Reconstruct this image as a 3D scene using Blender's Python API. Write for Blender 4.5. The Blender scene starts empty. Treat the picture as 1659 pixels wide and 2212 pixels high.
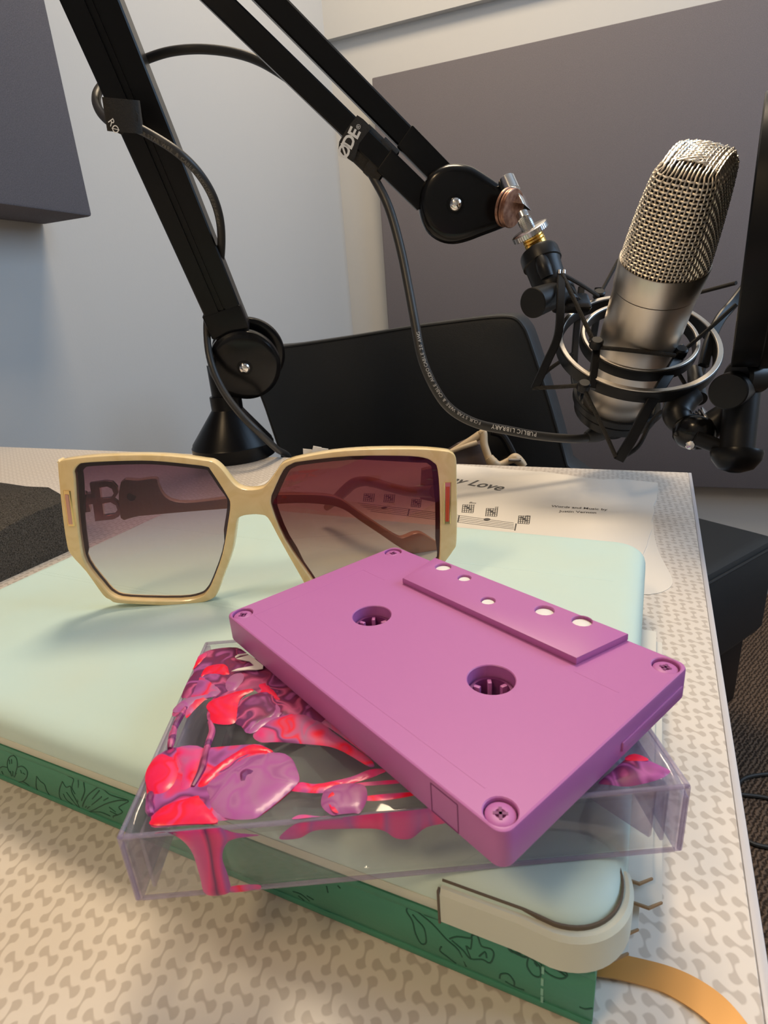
import bpy, bmesh, math, random
from mathutils import Vector, Matrix
from mathutils.geometry import delaunay_2d_cdt

random.seed(7)
S = bpy.context.scene
COL = S.collection
DESK = 0.74          # desk top above the floor (m); all modelling below is in mm above / beside the desk

# ---------------------------------------------------------------- camera
# rows of CM turn camera axes (right, down, forward) into room axes
CM = Matrix(((0.9093, 0.07838, -0.40869), (0.40993, -0.33771, 0.8473), (-0.07161, -0.93798, -0.33921)))
FPX = 1240.0
CAMH = 135.5         # camera above the desk, mm
cam_d = bpy.data.cameras.new('camera'); cam = bpy.data.objects.new('camera', cam_d); COL.objects.link(cam)
rx, dn, fw = CM.col[0].copy(), CM.col[1].copy(), CM.col[2].copy()
rx.normalize(); fw.normalize()
up = -dn; up = (up - fw * up.dot(fw)); up.normalize(); rx = fw.cross(up); rx.normalize()
R3 = Matrix((rx, up, -fw)).transposed()
ROT = Matrix.Rotation(math.radians(-4.25), 4, 'Z')     # the room's walls run along the axes, the desk stands 4 degrees askew
cam.matrix_world = ROT @ Matrix.Translation((0, 0, DESK + CAMH / 1000)) @ R3.to_4x4()
cam_d.sensor_fit = 'HORIZONTAL'; cam_d.sensor_width = 36.0; cam_d.lens = FPX / 1659 * 36
cam_d.clip_start = 0.01; cam_d.clip_end = 50
cam_d.dof.use_dof = True; cam_d.dof.focus_distance = 0.27; cam_d.dof.aperture_fstop = 75
S.camera = cam
S.view_settings.view_transform = 'Standard'; S.view_settings.look = 'None'
S.view_settings.gamma = 1; S.view_settings.use_curve_mapping = False
S.view_settings.exposure = 0.1
try: S.cycles.max_bounces = 10; S.cycles.transparent_max_bounces = 24
except Exception: pass

# ---------------------------------------------------------------- light
w = bpy.data.worlds.new('world'); S.world = w; w.use_nodes = True
w.node_tree.nodes['Background'].inputs[0].default_value = (0.55, 0.72, 1.0, 1)
w.node_tree.nodes['Background'].inputs[1].default_value = 0.6
def area(name, loc, target, size, size_y, power, color):
    L = bpy.data.lights.new(name, 'AREA'); L.shape = 'RECTANGLE'; L.size = size; L.size_y = size_y
    L.energy = power; L.color = color; loc = ROT @ Vector(loc); target = ROT @ Vector(target)
    o = bpy.data.objects.new(name, L); COL.objects.link(o); o.location = loc
    o.rotation_euler = (Vector(target) - Vector(loc)).to_track_quat('-Z', 'Y').to_euler()
    return o
WARM = (1.0, 0.80, 0.56); COOL = (0.50, 0.72, 1.0)
# daylight coming in at the window of the right wall
area('window_daylight', (1.36, 0.90, 1.73), (0.36, 0.83, 1.35), 1.20, 1.10, 20, COOL)
# recessed ceiling lamp out of view, then an added front light
area('ceiling_area_light', (-0.25, 0.98, 2.52), (-0.25, 0.98, 0), 0.5, 0.5, 25, WARM)
area('ceiling_area_light', (-0.70, -1.00, 2.52), (-0.70, -1.00, 0), 0.5, 0.5, 25, (1.0, 0.72, 0.42))  # unseen warm light added behind the camera to fill the foreground

# ---------------------------------------------------------------- placing
def cray(u, v):
    return CM @ Vector(((u - 829.5) / FPX, (v - 1106) / FPX, 1.0))
def az(u, v, z=0.0):
    r = cray(u, v); return r * ((z - CAMH) / r.z) + Vector((0, 0, CAMH))
def ad(u, v, d): return cray(u, v) * d + Vector((0, 0, CAMH))
def apl(u, v, o, n):
    r = cray(u, v); c = Vector((0, 0, CAMH)); return c + r * ((Vector(o) - c).dot(n) / r.dot(n))

# ---------------------------------------------------------------- materials
def mat(name, base=(0.5, 0.5, 0.5), rough=0.5, metal=0.0, spec=0.5, **k):
    m = bpy.data.materials.new(name); m.use_nodes = True
    b = m.node_tree.nodes['Principled BSDF']
    b.inputs['Base Color'].default_value = (*base, 1); b.inputs['Roughness'].default_value = rough
    b.inputs['Metallic'].default_value = metal; b.inputs['Specular IOR Level'].default_value = spec
    for kk, v in k.items(): b.inputs[kk.replace('_', ' ')].default_value = v
    return m
def nd(m, t, **k):
    n = m.node_tree.nodes.new(t)
    for a, v in k.items(): setattr(n, a, v)
    return n
def lk(m, a, b): m.node_tree.links.new(a, b)
def bsdf(m): return m.node_tree.nodes['Principled BSDF']
def coords(m, scale=(1, 1, 1), rot=(0, 0, 0)):
    g = nd(m, 'ShaderNodeNewGeometry'); mp = nd(m, 'ShaderNodeMapping')
    mp.inputs['Scale'].default_value = scale; mp.inputs['Rotation'].default_value = rot
    lk(m, g.outputs['Position'], mp.inputs[0]); return mp.outputs[0]
def ramp(m, fac, stops, interp='LINEAR'):
    r = nd(m, 'ShaderNodeValToRGB'); r.color_ramp.interpolation = interp
    e = r.color_ramp.elements
    while len(e) < len(stops): e.new(0.5)
    for i, (p, c) in enumerate(stops): e[i].position = p; e[i].color = (*c, 1)
    lk(m, fac, r.inputs[0]); return r.outputs[0]
def noisebump(m, scale, strength, dist=0.0005, detail=2, col=None, colamt=None):
    c = coords(m); n = nd(m, 'ShaderNodeTexNoise'); n.inputs['Scale'].default_value = scale; n.inputs['Detail'].default_value = detail
    lk(m, c, n.inputs['Vector'])
    b = nd(m, 'ShaderNodeBump'); b.inputs['Strength'].default_value = strength; b.inputs['Distance'].default_value = dist
    lk(m, n.outputs[0], b.inputs['Height']); lk(m, b.outputs[0], bsdf(m).inputs['Normal'])
    if col: lk(m, ramp(m, n.outputs[0], [(0.3, col[0]), (0.7, col[1])]), bsdf(m).inputs['Base Color'])
    return n

def mathn(m, op, a, b=None, c=None):
    n = nd(m, 'ShaderNodeMath', operation=op)
    for i, x in enumerate((a, b, c)):
        if x is None: continue
        if isinstance(x, (int, float)): n.inputs[i].default_value = x
        else: lk(m, x, n.inputs[i])
    return n.outputs[0]

M_wall = mat('wall_paint', (0.52, 0.515, 0.50), 0.75); noisebump(M_wall, 260, 0.12, 0.0006)
M_trim = mat('trim_paint', (0.50, 0.50, 0.49), 0.6)
M_ceil = mat('ceiling_paint', (0.75, 0.74, 0.72), 0.9)
M_panel = mat('acoustic_fabric', (0.125, 0.112, 0.118), 0.92, spec=0.2)
noisebump(M_panel, 900, 0.35, 0.0008, 3, ((0.118, 0.108, 0.116), (0.175, 0.158, 0.168)))
# carpet: brown loops in ribs
M_carpet = mat('carpet', (0.10, 0.07, 0.05), 0.95, spec=0.1)
def _carpet(m):
    c = coords(m, (1, 1, 1), (0, 0, 0.5)); wv = nd(m, 'ShaderNodeTexWave'); wv.inputs['Scale'].default_value = 42; wv.inputs['Distortion'].default_value = 5
    wv.inputs['Detail'].default_value = 2; wv.inputs['Detail Scale'].default_value = 3
    lk(m, c, wv.inputs['Vector'])
    n = nd(m, 'ShaderNodeTexNoise'); n.inputs['Scale'].default_value = 240; lk(m, c, n.inputs['Vector'])
    f = mathn(m, 'ADD', mathn(m, 'MULTIPLY', wv.outputs['Fac'], 0.5), mathn(m, 'MULTIPLY', n.outputs[0], 0.5))
    lk(m, ramp(m, f, [(0.25, (0.035, 0.024, 0.018)), (0.75, (0.17, 0.115, 0.08))]), bsdf(m).inputs['Base Color'])
    b = nd(m, 'ShaderNodeBump'); b.inputs['Distance'].default_value = 0.003; lk(m, f, b.inputs['Height']); lk(m, b.outputs[0], bsdf(m).inputs['Normal'])
_carpet(M_carpet)
# desk laminate: pale board with rows of grey drops joined in pairs by thin curved necks
M_desk = mat('desk_laminate', (0.6, 0.58, 0.55), 0.33, spec=0.5)
def _desk(m):
    L = 0.0054                                 # spacing of the drops (m)
    c = coords(m, (1 / L, 1 / L, 1), (0, 0, 0.32)); sp = nd(m, 'ShaderNodeSeparateXYZ'); lk(m, c, sp.inputs[0])
    x0, y0 = sp.outputs[0], sp.outputs[1]
    # gentle wobble bends the necks
    x = mathn(m, 'ADD', x0, mathn(m, 'MULTIPLY', mathn(m, 'SINE', mathn(m, 'MULTIPLY', y0, math.pi * 2)), 0.055))
    y = mathn(m, 'ADD', y0, mathn(m, 'MULTIPLY', mathn(m, 'SINE', mathn(m, 'MULTIPLY', x0, math.pi * 2)), 0.055))
    def capsule(ox, oy, ax, ay, bx, by):
        fx = mathn(m, 'SUBTRACT', mathn(m, 'FRACT', mathn(m, 'ADD', mathn(m, 'MULTIPLY', x, 0.5), ox)), 0.5)
        fy = mathn(m, 'SUBTRACT', mathn(m, 'FRACT', mathn(m, 'ADD', mathn(m, 'MULTIPLY', y, 0.5), oy)), 0.5)
        px_, py_ = mathn(m, 'SUBTRACT', fx, ax), mathn(m, 'SUBTRACT', fy, ay)
        dx, dy = bx - ax, by - ay; dd = dx * dx + dy * dy
        h = mathn(m, 'DIVIDE', mathn(m, 'ADD', mathn(m, 'MULTIPLY', px_, dx), mathn(m, 'MULTIPLY', py_, dy)), dd)
        h = mathn(m, 'MINIMUM', mathn(m, 'MAXIMUM', h, 0.0), 1.0)
        qx = mathn(m, 'SUBTRACT', px_, mathn(m, 'MULTIPLY', h, dx)); qy = mathn(m, 'SUBTRACT', py_, mathn(m, 'MULTIPLY', h, dy))
        d = mathn(m, 'SQRT', mathn(m, 'ADD', mathn(m, 'MULTIPLY', qx, qx), mathn(m, 'MULTIPLY', qy, qy)))
        k = mathn(m, 'ABSOLUTE', mathn(m, 'SUBTRACT', mathn(m, 'MULTIPLY', h, 2), 1))       # thick ends, thin waist
        k = mathn(m, 'POWER', k, 2.0)
        rr = mathn(m, 'ADD', mathn(m, 'MULTIPLY', k, 0.098), 0.024)
        return mathn(m, 'SUBTRACT', rr, d)
    a, q = 0.165, 0.03
    f = capsule(0, 0, -a, -q, a, q)
    f = mathn(m, 'MAXIMUM', f, capsule(0.5, 0.5, -a, -q, a, q))
    f = mathn(m, 'MAXIMUM', f, capsule(0.5, 0.0, q, -a, -q, a))
    f = mathn(m, 'MAXIMUM', f, capsule(0.0, 0.5, q, -a, -q, a))
    f = mathn(m, 'MINIMUM', mathn(m, 'MAXIMUM', mathn(m, 'ADD', mathn(m, 'MULTIPLY', f, 28), 0.5), 0), 1)
    mx = nd(m, 'ShaderNodeMix', data_type='RGBA'); lk(m, f, mx.inputs[0])
    mx.inputs[6].default_value = (0.75, 0.675, 0.59, 1); mx.inputs[7].default_value = (0.56, 0.485, 0.41, 1)
    lk(m, mx.outputs[2], bsdf(m).inputs['Base Color'])
_desk(M_desk)
M_edge = mat('blue_lit_edge_band', (0.58, 0.57, 0.60), 0.3)  # blue window light on the edge put into the band colour
M_leg = mat('dark_metal', (0.05, 0.05, 0.055), 0.4, 0.6)
M_blk = mat('black_satin_metal', (0.004, 0.004, 0.0045), 0.30, 0.0, 0.22)
M_blkg = mat('black_gloss', (0.004, 0.004, 0.0045), 0.2, 0.0, 0.3)
M_plas = mat('black_plastic', (0.008, 0.008, 0.009), 0.38, 0.0, 0.3)
M_rub = mat('black_rubber', (0.022, 0.021, 0.020), 0.55)
M_cable = mat('cable_jacket', (0.030, 0.029, 0.028), 0.42)
M_web = mat('hook_and_loop_webbing', (0.022, 0.019, 0.016), 0.85); noisebump(M_web, 1500, 0.8, 0.0006)
M_chr = mat('chrome', (0.82, 0.80, 0.78), 0.12, 1.0)
M_chrd = mat('threaded_steel', (0.62, 0.61, 0.60), 0.22, 1.0)
M_cop = mat('worn_copper', (0.42, 0.22, 0.14), 0.38, 0.9)
noisebump(M_cop, 260, 0.2, 0.0002, 4, ((0.26, 0.12, 0.08), (0.52, 0.30, 0.21)))
M_brass = mat('brass', (0.75, 0.48, 0.13), 0.25, 1.0)
M_nick = mat('satin_nickel', (0.66, 0.60, 0.53), 0.38, 1.0); noisebump(M_nick, 2600, 0.12, 0.0001)
M_wire = mat('grille_wire', (0.80, 0.73, 0.63), 0.36, 0.85)
M_dark = mat('grille_lining', (0.035, 0.030, 0.026), 0.7, 0.0, 0.2)
M_ringm = mat('bare_ring_edge', (0.72, 0.66, 0.58), 0.28, 1.0)
M_leath = mat('black_leather', (0.016, 0.018, 0.020), 0.5, 0.0, 0.35); noisebump(M_leath, 700, 0.25, 0.0006)
M_foam = mat('charcoal_felt', (0.030, 0.026, 0.021), 1.0, spec=0.1)
noisebump(M_foam, 1300, 1.0, 0.0016, 3, ((0.045, 0.038, 0.030), (0.17, 0.148, 0.12)))
M_mint = mat('mint_vinyl', (0.50, 0.68, 0.63), 0.50, spec=0.35); 
def _mint(m):
    n = noisebump(m, 18, 0.15, 0.0008, 3)
    lk(m, ramp(m, n.outputs[0], [(0.35, (0.57, 0.70, 0.62)), (0.65, (0.55, 0.72, 0.675))]), bsdf(m).inputs['Base Color'])
_mint(M_mint)
M_shell = mat('warm_lit_shell', (0.62, 0.64, 0.53), 0.45, spec=0.4)  # same mint folio, warm light on its edge put into the colour
M_seam = mat('seam', (0.13, 0.10, 0.07), 0.8)
M_green = mat('green_leatherette', (0.065, 0.26, 0.165), 0.45, spec=0.35); noisebump(M_green, 900, 0.10, 0.0004)
M_emb = mat('embossed_line', (0.012, 0.085, 0.052), 0.6)
M_stit = mat('pale_stitch', (0.25, 0.50, 0.38), 0.6)
M_page = mat('page_paper', (0.66, 0.63, 0.56), 0.7)
M_tanp = mat('tan_paper_edge', (0.36, 0.23, 0.12), 0.7)
M_paper = mat('sheet_paper', (0.74, 0.70, 0.64), 0.75, spec=0.2)
M_ink = mat('ink', (0.10, 0.095, 0.09), 0.7)
M_rib = mat('gold_satin', (0.56, 0.27, 0.055), 0.36, 0.25, Sheen_Weight=0.5); 
M_cass = mat('orchid_plastic', (0.48, 0.15, 0.41), 0.42, spec=0.45); noisebump(M_cass, 60, 0.05, 0.0003)
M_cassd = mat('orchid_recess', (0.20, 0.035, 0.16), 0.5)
M_cream = mat('cream_acetate', (0.70, 0.56, 0.33), 0.22, spec=0.5)
def _cream(m):
    c = coords(m, (30, 30, 30)); n = nd(m, 'ShaderNodeTexNoise'); n.inputs['Scale'].default_value = 3; n.inputs['Distortion'].default_value = 2; lk(m, c, n.inputs['Vector'])
    lk(m, ramp(m, n.outputs[0], [(0.35, (0.84, 0.62, 0.29)), (0.65, (0.90, 0.69, 0.36))]), bsdf(m).inputs['Base Color'])
    bsdf(m).inputs['Coat Weight'].default_value = 0.3
_cream(M_cream)
M_gold = mat('polished_gold', (0.85, 0.62, 0.28), 0.15, 1.0)
M_rose = mat('rose_metal', (0.60, 0.36, 0.30), 0.2, 1.0)
M_red = mat('red_enamel', (0.65, 0.09, 0.03), 0.2, Coat_Weight=0.5)
M_temple = mat('temple_acetate', (0.52, 0.31, 0.18), 0.25)
M_tan = mat('tan_leather', (0.48, 0.36, 0.22), 0.5); noisebump(M_tan, 300, 0.3, 0.0006)
M_brown = mat('brown_leather', (0.085, 0.055, 0.045), 0.6)
M_white = mat('white_print', (0.80, 0.79, 0.77), 0.5)
M_grayp = mat('grey_print', (0.07, 0.065, 0.06), 0.6)
M_lampf = mat('lamp_housing', (0.8, 0.8, 0.8), 0.5)
# clear polystyrene: straight-through panes with a Fresnel sheen
def clear(name, tint, ior=1.55, rough=0.02, haze=0.0, hz=(1, 1, 1)):
    m = bpy.data.materials.new(name); m.use_nodes = True; nt = m.node_tree; nt.nodes.clear()
    o = nd(m, 'ShaderNodeOutputMaterial'); t = nd(m, 'ShaderNodeBsdfTransparent'); t.inputs[0].default_value = (*tint, 1)
    g = nd(m, 'ShaderNodeBsdfGlossy'); g.inputs['Roughness'].default_value = rough
    lw = nd(m, 'ShaderNodeLayerWeight'); lw.inputs[0].default_value = 0.5; mx = nd(m, 'ShaderNodeMixShader')
    f0 = ((ior - 1) / (ior + 1)) ** 2
    lk(m, mathn(m, 'ADD', mathn(m, 'MULTIPLY', mathn(m, 'POWER', lw.outputs['Facing'], 5.0), 0.75), f0), mx.inputs[0]); lk(m, g.outputs[0], mx.inputs[2])
    if haze:
        d = nd(m, 'ShaderNodeBsdfDiffuse'); d.inputs[0].default_value = (*hz, 1); m2 = nd(m, 'ShaderNodeMixShader'); m2.inputs[0].default_value = haze
        lk(m, t.outputs[0], m2.inputs[1]); lk(m, d.outputs[0], m2.inputs[2]); lk(m, m2.outputs[0], mx.inputs[1])
    else: lk(m, t.outputs[0], mx.inputs[1])
    lk(m, mx.outputs[0], o.inputs[0]); return m
M_clear = clear('clear_polystyrene', (0.98, 0.983, 0.985), 1.5, 0.03, 0.02, (0.8, 0.82, 0.85))
M_clear_e = clear('lavender_edge_glow', (0.84, 0.80, 0.88), 1.75, 0.08, 0.20, (0.70, 0.62, 0.80))  # lavender glow of internal reflections put into the edge colour
M_pane = clear('window_glass', (0.97, 0.98, 0.98), 1.45)
# gradient sunglass lenses: dark plum on top, almost clear below (object z runs up the lens)
def lens(name, top, mid, low, z0, z1, haze, hz):
    m = clear(name, (1, 1, 1), 1.5, 0.02, haze, hz)
    t = [n for n in m.node_tree.nodes if n.type == 'BSDF_TRANSPARENT'][0]
    g = nd(m, 'ShaderNodeNewGeometry'); sp = nd(m, 'ShaderNodeSeparateXYZ'); lk(m, g.outputs['Position'], sp.inputs[0])
    mr = nd(m, 'ShaderNodeMapRange'); mr.inputs[1].default_value = z0; mr.inputs[2].default_value = z1; lk(m, sp.outputs[2], mr.inputs[0])
    lk(m, ramp(m, mr.outputs[0], [(0.0, low), (0.5, mid), (1.0, top)]), t.inputs[0])
    return m
M_lensL = lens('smoke_lens', (0.30, 0.20, 0.29), (0.66, 0.56, 0.62), (0.95, 0.93, 0.91), 0.776, 0.832, 0.025, (0.35, 0.25, 0.42))
M_lensR = lens('red_reflection_lens', (0.28, 0.12, 0.13), (0.50, 0.33, 0.33), (0.88, 0.79, 0.74), 0.776, 0.832, 0.09, (0.38, 0.04, 0.05))  # red reflection on the right lens put into its tint and haze
M_lensE = mat('lens_edge', (0.045, 0.018, 0.022), 0.3)

def swirl(name, cols, scale=110, dist=9, rot=0.0):
    m = mat(name, cols[0], 0.3, spec=0.4, Coat_Weight=0.08)
    c = coords(m, (scale, scale, scale * .3), (0, 0, rot))
    n0 = nd(m, 'ShaderNodeTexNoise'); n0.inputs['Scale'].default_value = 0.9; n0.inputs['Detail'].default_value = 1.5; lk(m, c, n0.inputs['Vector'])
    vm = nd(m, 'ShaderNodeVectorMath', operation='MULTIPLY_ADD'); lk(m, n0.outputs['Color'], vm.inputs[0]); vm.inputs[1].default_value = (2.6, 2.6, 2.6); lk(m, c, vm.inputs[2])
    n = nd(m, 'ShaderNodeTexNoise'); n.inputs['Scale'].default_value = 0.55; n.inputs['Detail'].default_value = 1.0; n.inputs['Distortion'].default_value = 1.2
    lk(m, vm.outputs[0], n.inputs['Vector'])
    f = mathn(m, 'FRACT', mathn(m, 'MULTIPLY', n.outputs[0], dist * 0.42))
    k = len(cols); st = [(i / k + 0.02, cols[i]) for i in range(k)] + [(0.985, cols[0])]
    lk(m, ramp(m, f, st), bsdf(m).inputs['Base Color']); return m
RED = (0.90, 0.012, 0.045); PINK = (0.80, 0.05, 0.22); ROSE = (0.60, 0.11, 0.28); ORCH = (0.42, 0.10, 0.34); PLUM = (0.16, 0.03, 0.12); LIL = (0.42, 0.15, 0.33)
P_plum = swirl('plum_paint', [PLUM, ORCH, PLUM, (0.22, 0.03, 0.10), ROSE], 120, 7)
P_red = swirl('red_paint', [RED, RED, PINK, RED, (0.85, 0.02, 0.10)], 110, 4)
P_pink = swirl('pink_paint', [PINK, RED, PINK, ROSE, ORCH], 120, 6)
P_lil = swirl('orchid_paint', [LIL, ORCH, LIL, (0.34, 0.08, 0.28), LIL], 110, 6)
P_mix = swirl('marbled_paint', [ROSE, RED, ORCH, PLUM, PINK, LIL], 90, 6)
P_drip = swirl('drip_paint', [PINK, (0.62, 0.03, 0.15), PLUM, PINK, ORCH], 90, 5)
# ---------------------------------------------------------------- object helpers (mm in, metres out)
ROT3 = ROT.to_3x3()
def W(v): return ROT3 @ Vector((v[0] / 1000, v[1] / 1000, DESK + v[2] / 1000))
def tag(o, label=None, cat=None, group=None, kind=None):
    if label: o['label'] = label
    if cat: o['category'] = cat
    if group: o['group'] = group
    if kind: o['kind'] = kind
    return o
def thing(name, label, cat, base, group=None):
    o = bpy.data.objects.new(name, None); o.empty_display_size = 0.02; COL.objects.link(o); o.location = W(base)
    return tag(o, label, cat, group)
def origin(o):
    v = Vector((0, 0, 0))
    while o is not None: v += o.location; o = o.parent
    return v
def obj(name, bm, m, parent=None, base=None, smooth=38, label=None):
    bmesh.ops.recalc_face_normals(bm, faces=bm.faces)
    o0 = origin(parent) if parent else (W(base) if base is not None else Vector((0, 0, 0)))
    for v in bm.verts: v.co = W(v.co) - o0
    if smooth:
        lim = math.radians(smooth)
        for f in bm.faces: f.smooth = True
        for e in bm.edges:
            if len(e.link_faces) == 2 and e.calc_face_angle(0) > lim: e.smooth = False
    me = bpy.data.meshes.new(name); bm.to_mesh(me); bm.free()
    for mm in (m if isinstance(m, (list, tuple)) else [m]): me.materials.append(mm)
    o = bpy.data.objects.new(name, me); COL.objects.link(o)
    if parent: o.parent = parent
    elif base is not None: o.location = o0
    if label: o['label'] = label
    return o
def B(): return bmesh.new()
def frame_of(d, hint=(0, 0, 1)):
    d = Vector(d).normalized(); h = Vector(hint)
    if abs(d.dot(h)) > 0.98: h = Vector((1, 0, 0))
    a = d.cross(h).normalized(); b = a.cross(d).normalized(); return a, b, d
def loft(bm, rings, cap0=True, cap1=True, close=True):
    vs = [[bm.verts.new(p) for p in r] for r in rings]
    n = len(vs[0])
    for i in range(len(vs) - 1):
        for j in range(n if close else n - 1):
            k = (j + 1) % n
            try: bm.faces.new((vs[i][j], vs[i][k], vs[i + 1][k], vs[i + 1][j]))
            except ValueError: pass
    if cap0: bm.faces.new(vs[0][::-1])
    if cap1: bm.faces.new(vs[-1])
    return vs
def circ(c, a, b, r, n, r2=None):
    r2 = r if r2 is None else r2
    return [Vector(c) + a * (math.cos(2 * math.pi * i / n) * r) + b * (math.sin(2 * math.pi * i / n) * r2) for i in range(n)]
def lathe(bm, o, axis, prof, n=40, caps=(True, True), hint=(0, 0, 1)):
    a, b, d = frame_of(axis, hint); o = Vector(o)
    loft(bm, [circ(o + d * t, a, b, max(r, 0.01), n) for t, r in prof], *caps)
def cyl(bm, p0, p1, r, r1=None, n=24, bev=0.0):
    p0, p1 = Vector(p0), Vector(p1); L = (p1 - p0).length; r1 = r if r1 is None else r1
    pr = [(0, r - bev), (bev, r), (L - bev, r1), (L, r1 - bev)] if bev else [(0, r), (L, r1)]
    lathe(bm, p0, p1 - p0, pr, n)
def spline(pts, k=8):
    pts = [Vector(p) for p in pts]; out = []
    for i in range(len(pts) - 1):
        p0 = pts[max(i - 1, 0)]; p1 = pts[i]; p2 = pts[i + 1]; p3 = pts[min(i + 2, len(pts) - 1)]
        for j in range(k):
            t = j / k
            out.append(0.5 * ((2 * p1) + (p2 - p0) * t + (2 * p0 - 5 * p1 + 4 * p2 - p3) * t * t + (3 * p1 - p0 - 3 * p2 + p3) * t ** 3))
    out.append(pts[-1]); return out
def closed(pts, k=5):
    n = len(pts); pts = [Vector(p) for p in pts]; out = []
    for i in range(n):
        p0, p1, p2, p3 = pts[i - 1], pts[i], pts[(i + 1) % n], pts[(i + 2) % n]
        for j in range(k):
            t = j / k
            out.append(0.5 * ((2 * p1) + (p2 - p0) * t + (2 * p0 - 5 * p1 + 4 * p2 - p3) * t * t + (3 * p1 - p0 - 3 * p2 + p3) * t ** 3))
    return out
def tube(bm, pts, r, n=10, k=8, flat=None, nrm=None, smooth=True):
    """r: radius or list per control point; flat=(w,h) half sizes for a strap whose h axis follows nrm"""
    P = spline(pts, k) if smooth else [Vector(p) for p in pts]
    m = len(P); rings = []
    prev = None
    for i, p in enumerate(P):
        d = (P[min(i + 1, m - 1)] - P[max(i - 1, 0)]).normalized()
        if nrm is not None: a = d.cross(Vector(nrm)).normalized()
        elif prev is None: a = frame_of(d)[0]
        else: a = (prev - d * prev.dot(d)).normalized()
        prev = a; b = a.cross(d)
        if isinstance(r, (list, tuple)):
            s = i / (m - 1) * (len(r) - 1); q = min(int(s), len(r) - 2); rr = r[q] + (r[q + 1] - r[q]) * (s - q)
        else: rr = r
        if flat:
            w_, h_ = flat; c_ = min(w_, h_) * 0.4
            rings.append([p + a * x + b * y for x, y in ((w_, h_ - c_), (w_ - c_, h_), (-w_ + c_, h_), (-w_, h_ - c_), (-w_, -h_ + c_), (-w_ + c_, -h_), (w_ - c_, -h_), (w_, -h_ + c_))])
        else: rings.append(circ(p, a, b, rr, n))
    loft(bm, rings)
    return P
def box(bm, c, s, ex=(1, 0, 0), ey=(0, 1, 0), ez=(0, 0, 1), bev=0.0):
    c = Vector(c); ex, ey, ez = Vector(ex), Vector(ey), Vector(ez); hx, hy, hz = s[0] / 2, s[1] / 2, s[2] / 2
    if bev <= 0:
        loft(bm, [[c + ex * x + ey * y + ez * z for x, y in ((-hx, -hy), (hx, -hy), (hx, hy), (-hx, hy))] for z in (-hz, hz)])
    else:
        loft(bm, [[c + ex * p[0] + ey * p[1] + ez * z for p in rrect(hx - i, hy - i, bev)] for z, i in ((-hz, bev), (-hz + bev * .3, bev * .3), (-hz + bev, 0), (hz - bev, 0), (hz - bev * .3, bev * .3), (hz, bev))])
def rrect(hx, hy, r, n=5):
    r = max(min(r, hx, hy), 0.001); out = []
    for cx, cy, a0 in ((hx - r, hy - r, 0), (-hx + r, hy - r, 90), (-hx + r, -hy + r, 180), (hx - r, -hy + r, 270)):
        for i in range(n + 1):
            a = math.radians(a0 + 90 * i / n); out.append((cx + r * math.cos(a), cy + r * math.sin(a)))
    return out
def area2(p): return 0.5 * sum(p[i][0] * p[(i + 1) % len(p)][1] - p[(i + 1) % len(p)][0] * p[i][1] for i in range(len(p)))
def inset(p, d):
    """offset a closed 2D outline inwards"""
    n = len(p); s = 1 if area2(p) > 0 else -1; out = []
    for i in range(n):
        a, b, c = Vector(p[i - 1][:2]), Vector(p[i][:2]), Vector(p[(i + 1) % n][:2])
        e1, e2 = (b - a), (c - b)
        if e1.length < 1e-6: e1 = e2
        if e2.length < 1e-6: e2 = e1
        e1, e2 = e1.normalized(), e2.normalized()
        n1, n2 = Vector((-e1.y, e1.x)) * s, Vector((-e2.y, e2.x)) * s
        k = n1 + n2
        k = k / max(k.length_squared, 0.35) * 2 if k.length > 1e-6 else n1
        q = b + k * d; out.append((q.x, q.y))
    return out
def plate(bm, outer, holes, z0, z1, fr, bev=0.0, zf=None, hbev=0.0):
    """solid plate: outline + holes in the (ex,ey) plane of frame fr=(o,ex,ey,ez), from z0 to z1"""
    o, ex, ey, ez = fr
    def T(p, z): return o + ex * p[0] + ey * p[1] + ez * z
    def cap(zc, ins, flip):
        loops = [inset(outer, ins) if ins else [tuple(p[:2]) for p in outer]] + [(inset(h, -hbev) if hbev else [tuple(p[:2]) for p in h]) for h in holes]
        vs, ed = [], []
        for L in loops:
            s = len(vs); vs += [Vector(q) for q in L]; ed += [(s + i, s + (i + 1) % len(L)) for i in range(len(L))]
        r = delaunay_2d_cdt(vs, ed, [], 1, 1e-7)
        co, faces = r[0], r[2]
        V = [bm.verts.new(T(c, zc)) for c in co]
        for f in faces:
            cx = sum(co[i].x for i in f) / len(f); cy = sum(co[i].y for i in f) / len(f)
            if not inside((cx, cy), loops[0]) or any(inside((cx, cy), L) for L in loops[1:]): continue
            try: bm.faces.new([V[i] for i in f])
            except ValueError: pass
    cap(z1, bev, False); cap(z0, bev, True)
    lv = [(z0, bev)] + ([(z0 + bev * .3, bev * .3), (z0 + bev, 0), (z1 - bev, 0), (z1 - bev * .3, bev * .3)] if bev else []) + [(z1, bev)]
    loft(bm, [[T(q, z) for q in (inset(outer, i) if i else outer)] for z, i in lv], False, False)
    for h in holes:
        hl = [(z0, hbev), (z0 + hbev, 0), (z1 - hbev, 0), (z1, hbev)] if hbev else [(z0, 0), (z1, 0)]
        loft(bm, [[T(q, z) for q in (inset(h, -i) if i else h)] for z, i in hl], False, False)
    bmesh.ops.remove_doubles(bm, verts=bm.verts, dist=0.002)
def inside(p, poly):
    x, y = p[0], p[1]; r = False; n = len(poly)
    for i in range(n):
        x1, y1 = poly[i][0], poly[i][1]; x2, y2 = poly[i - 1][0], poly[i - 1][1]
        if (y1 > y) != (y2 > y) and x < (x2 - x1) * (y - y1) / (y2 - y1) + x1: r = not r
    return r
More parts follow.
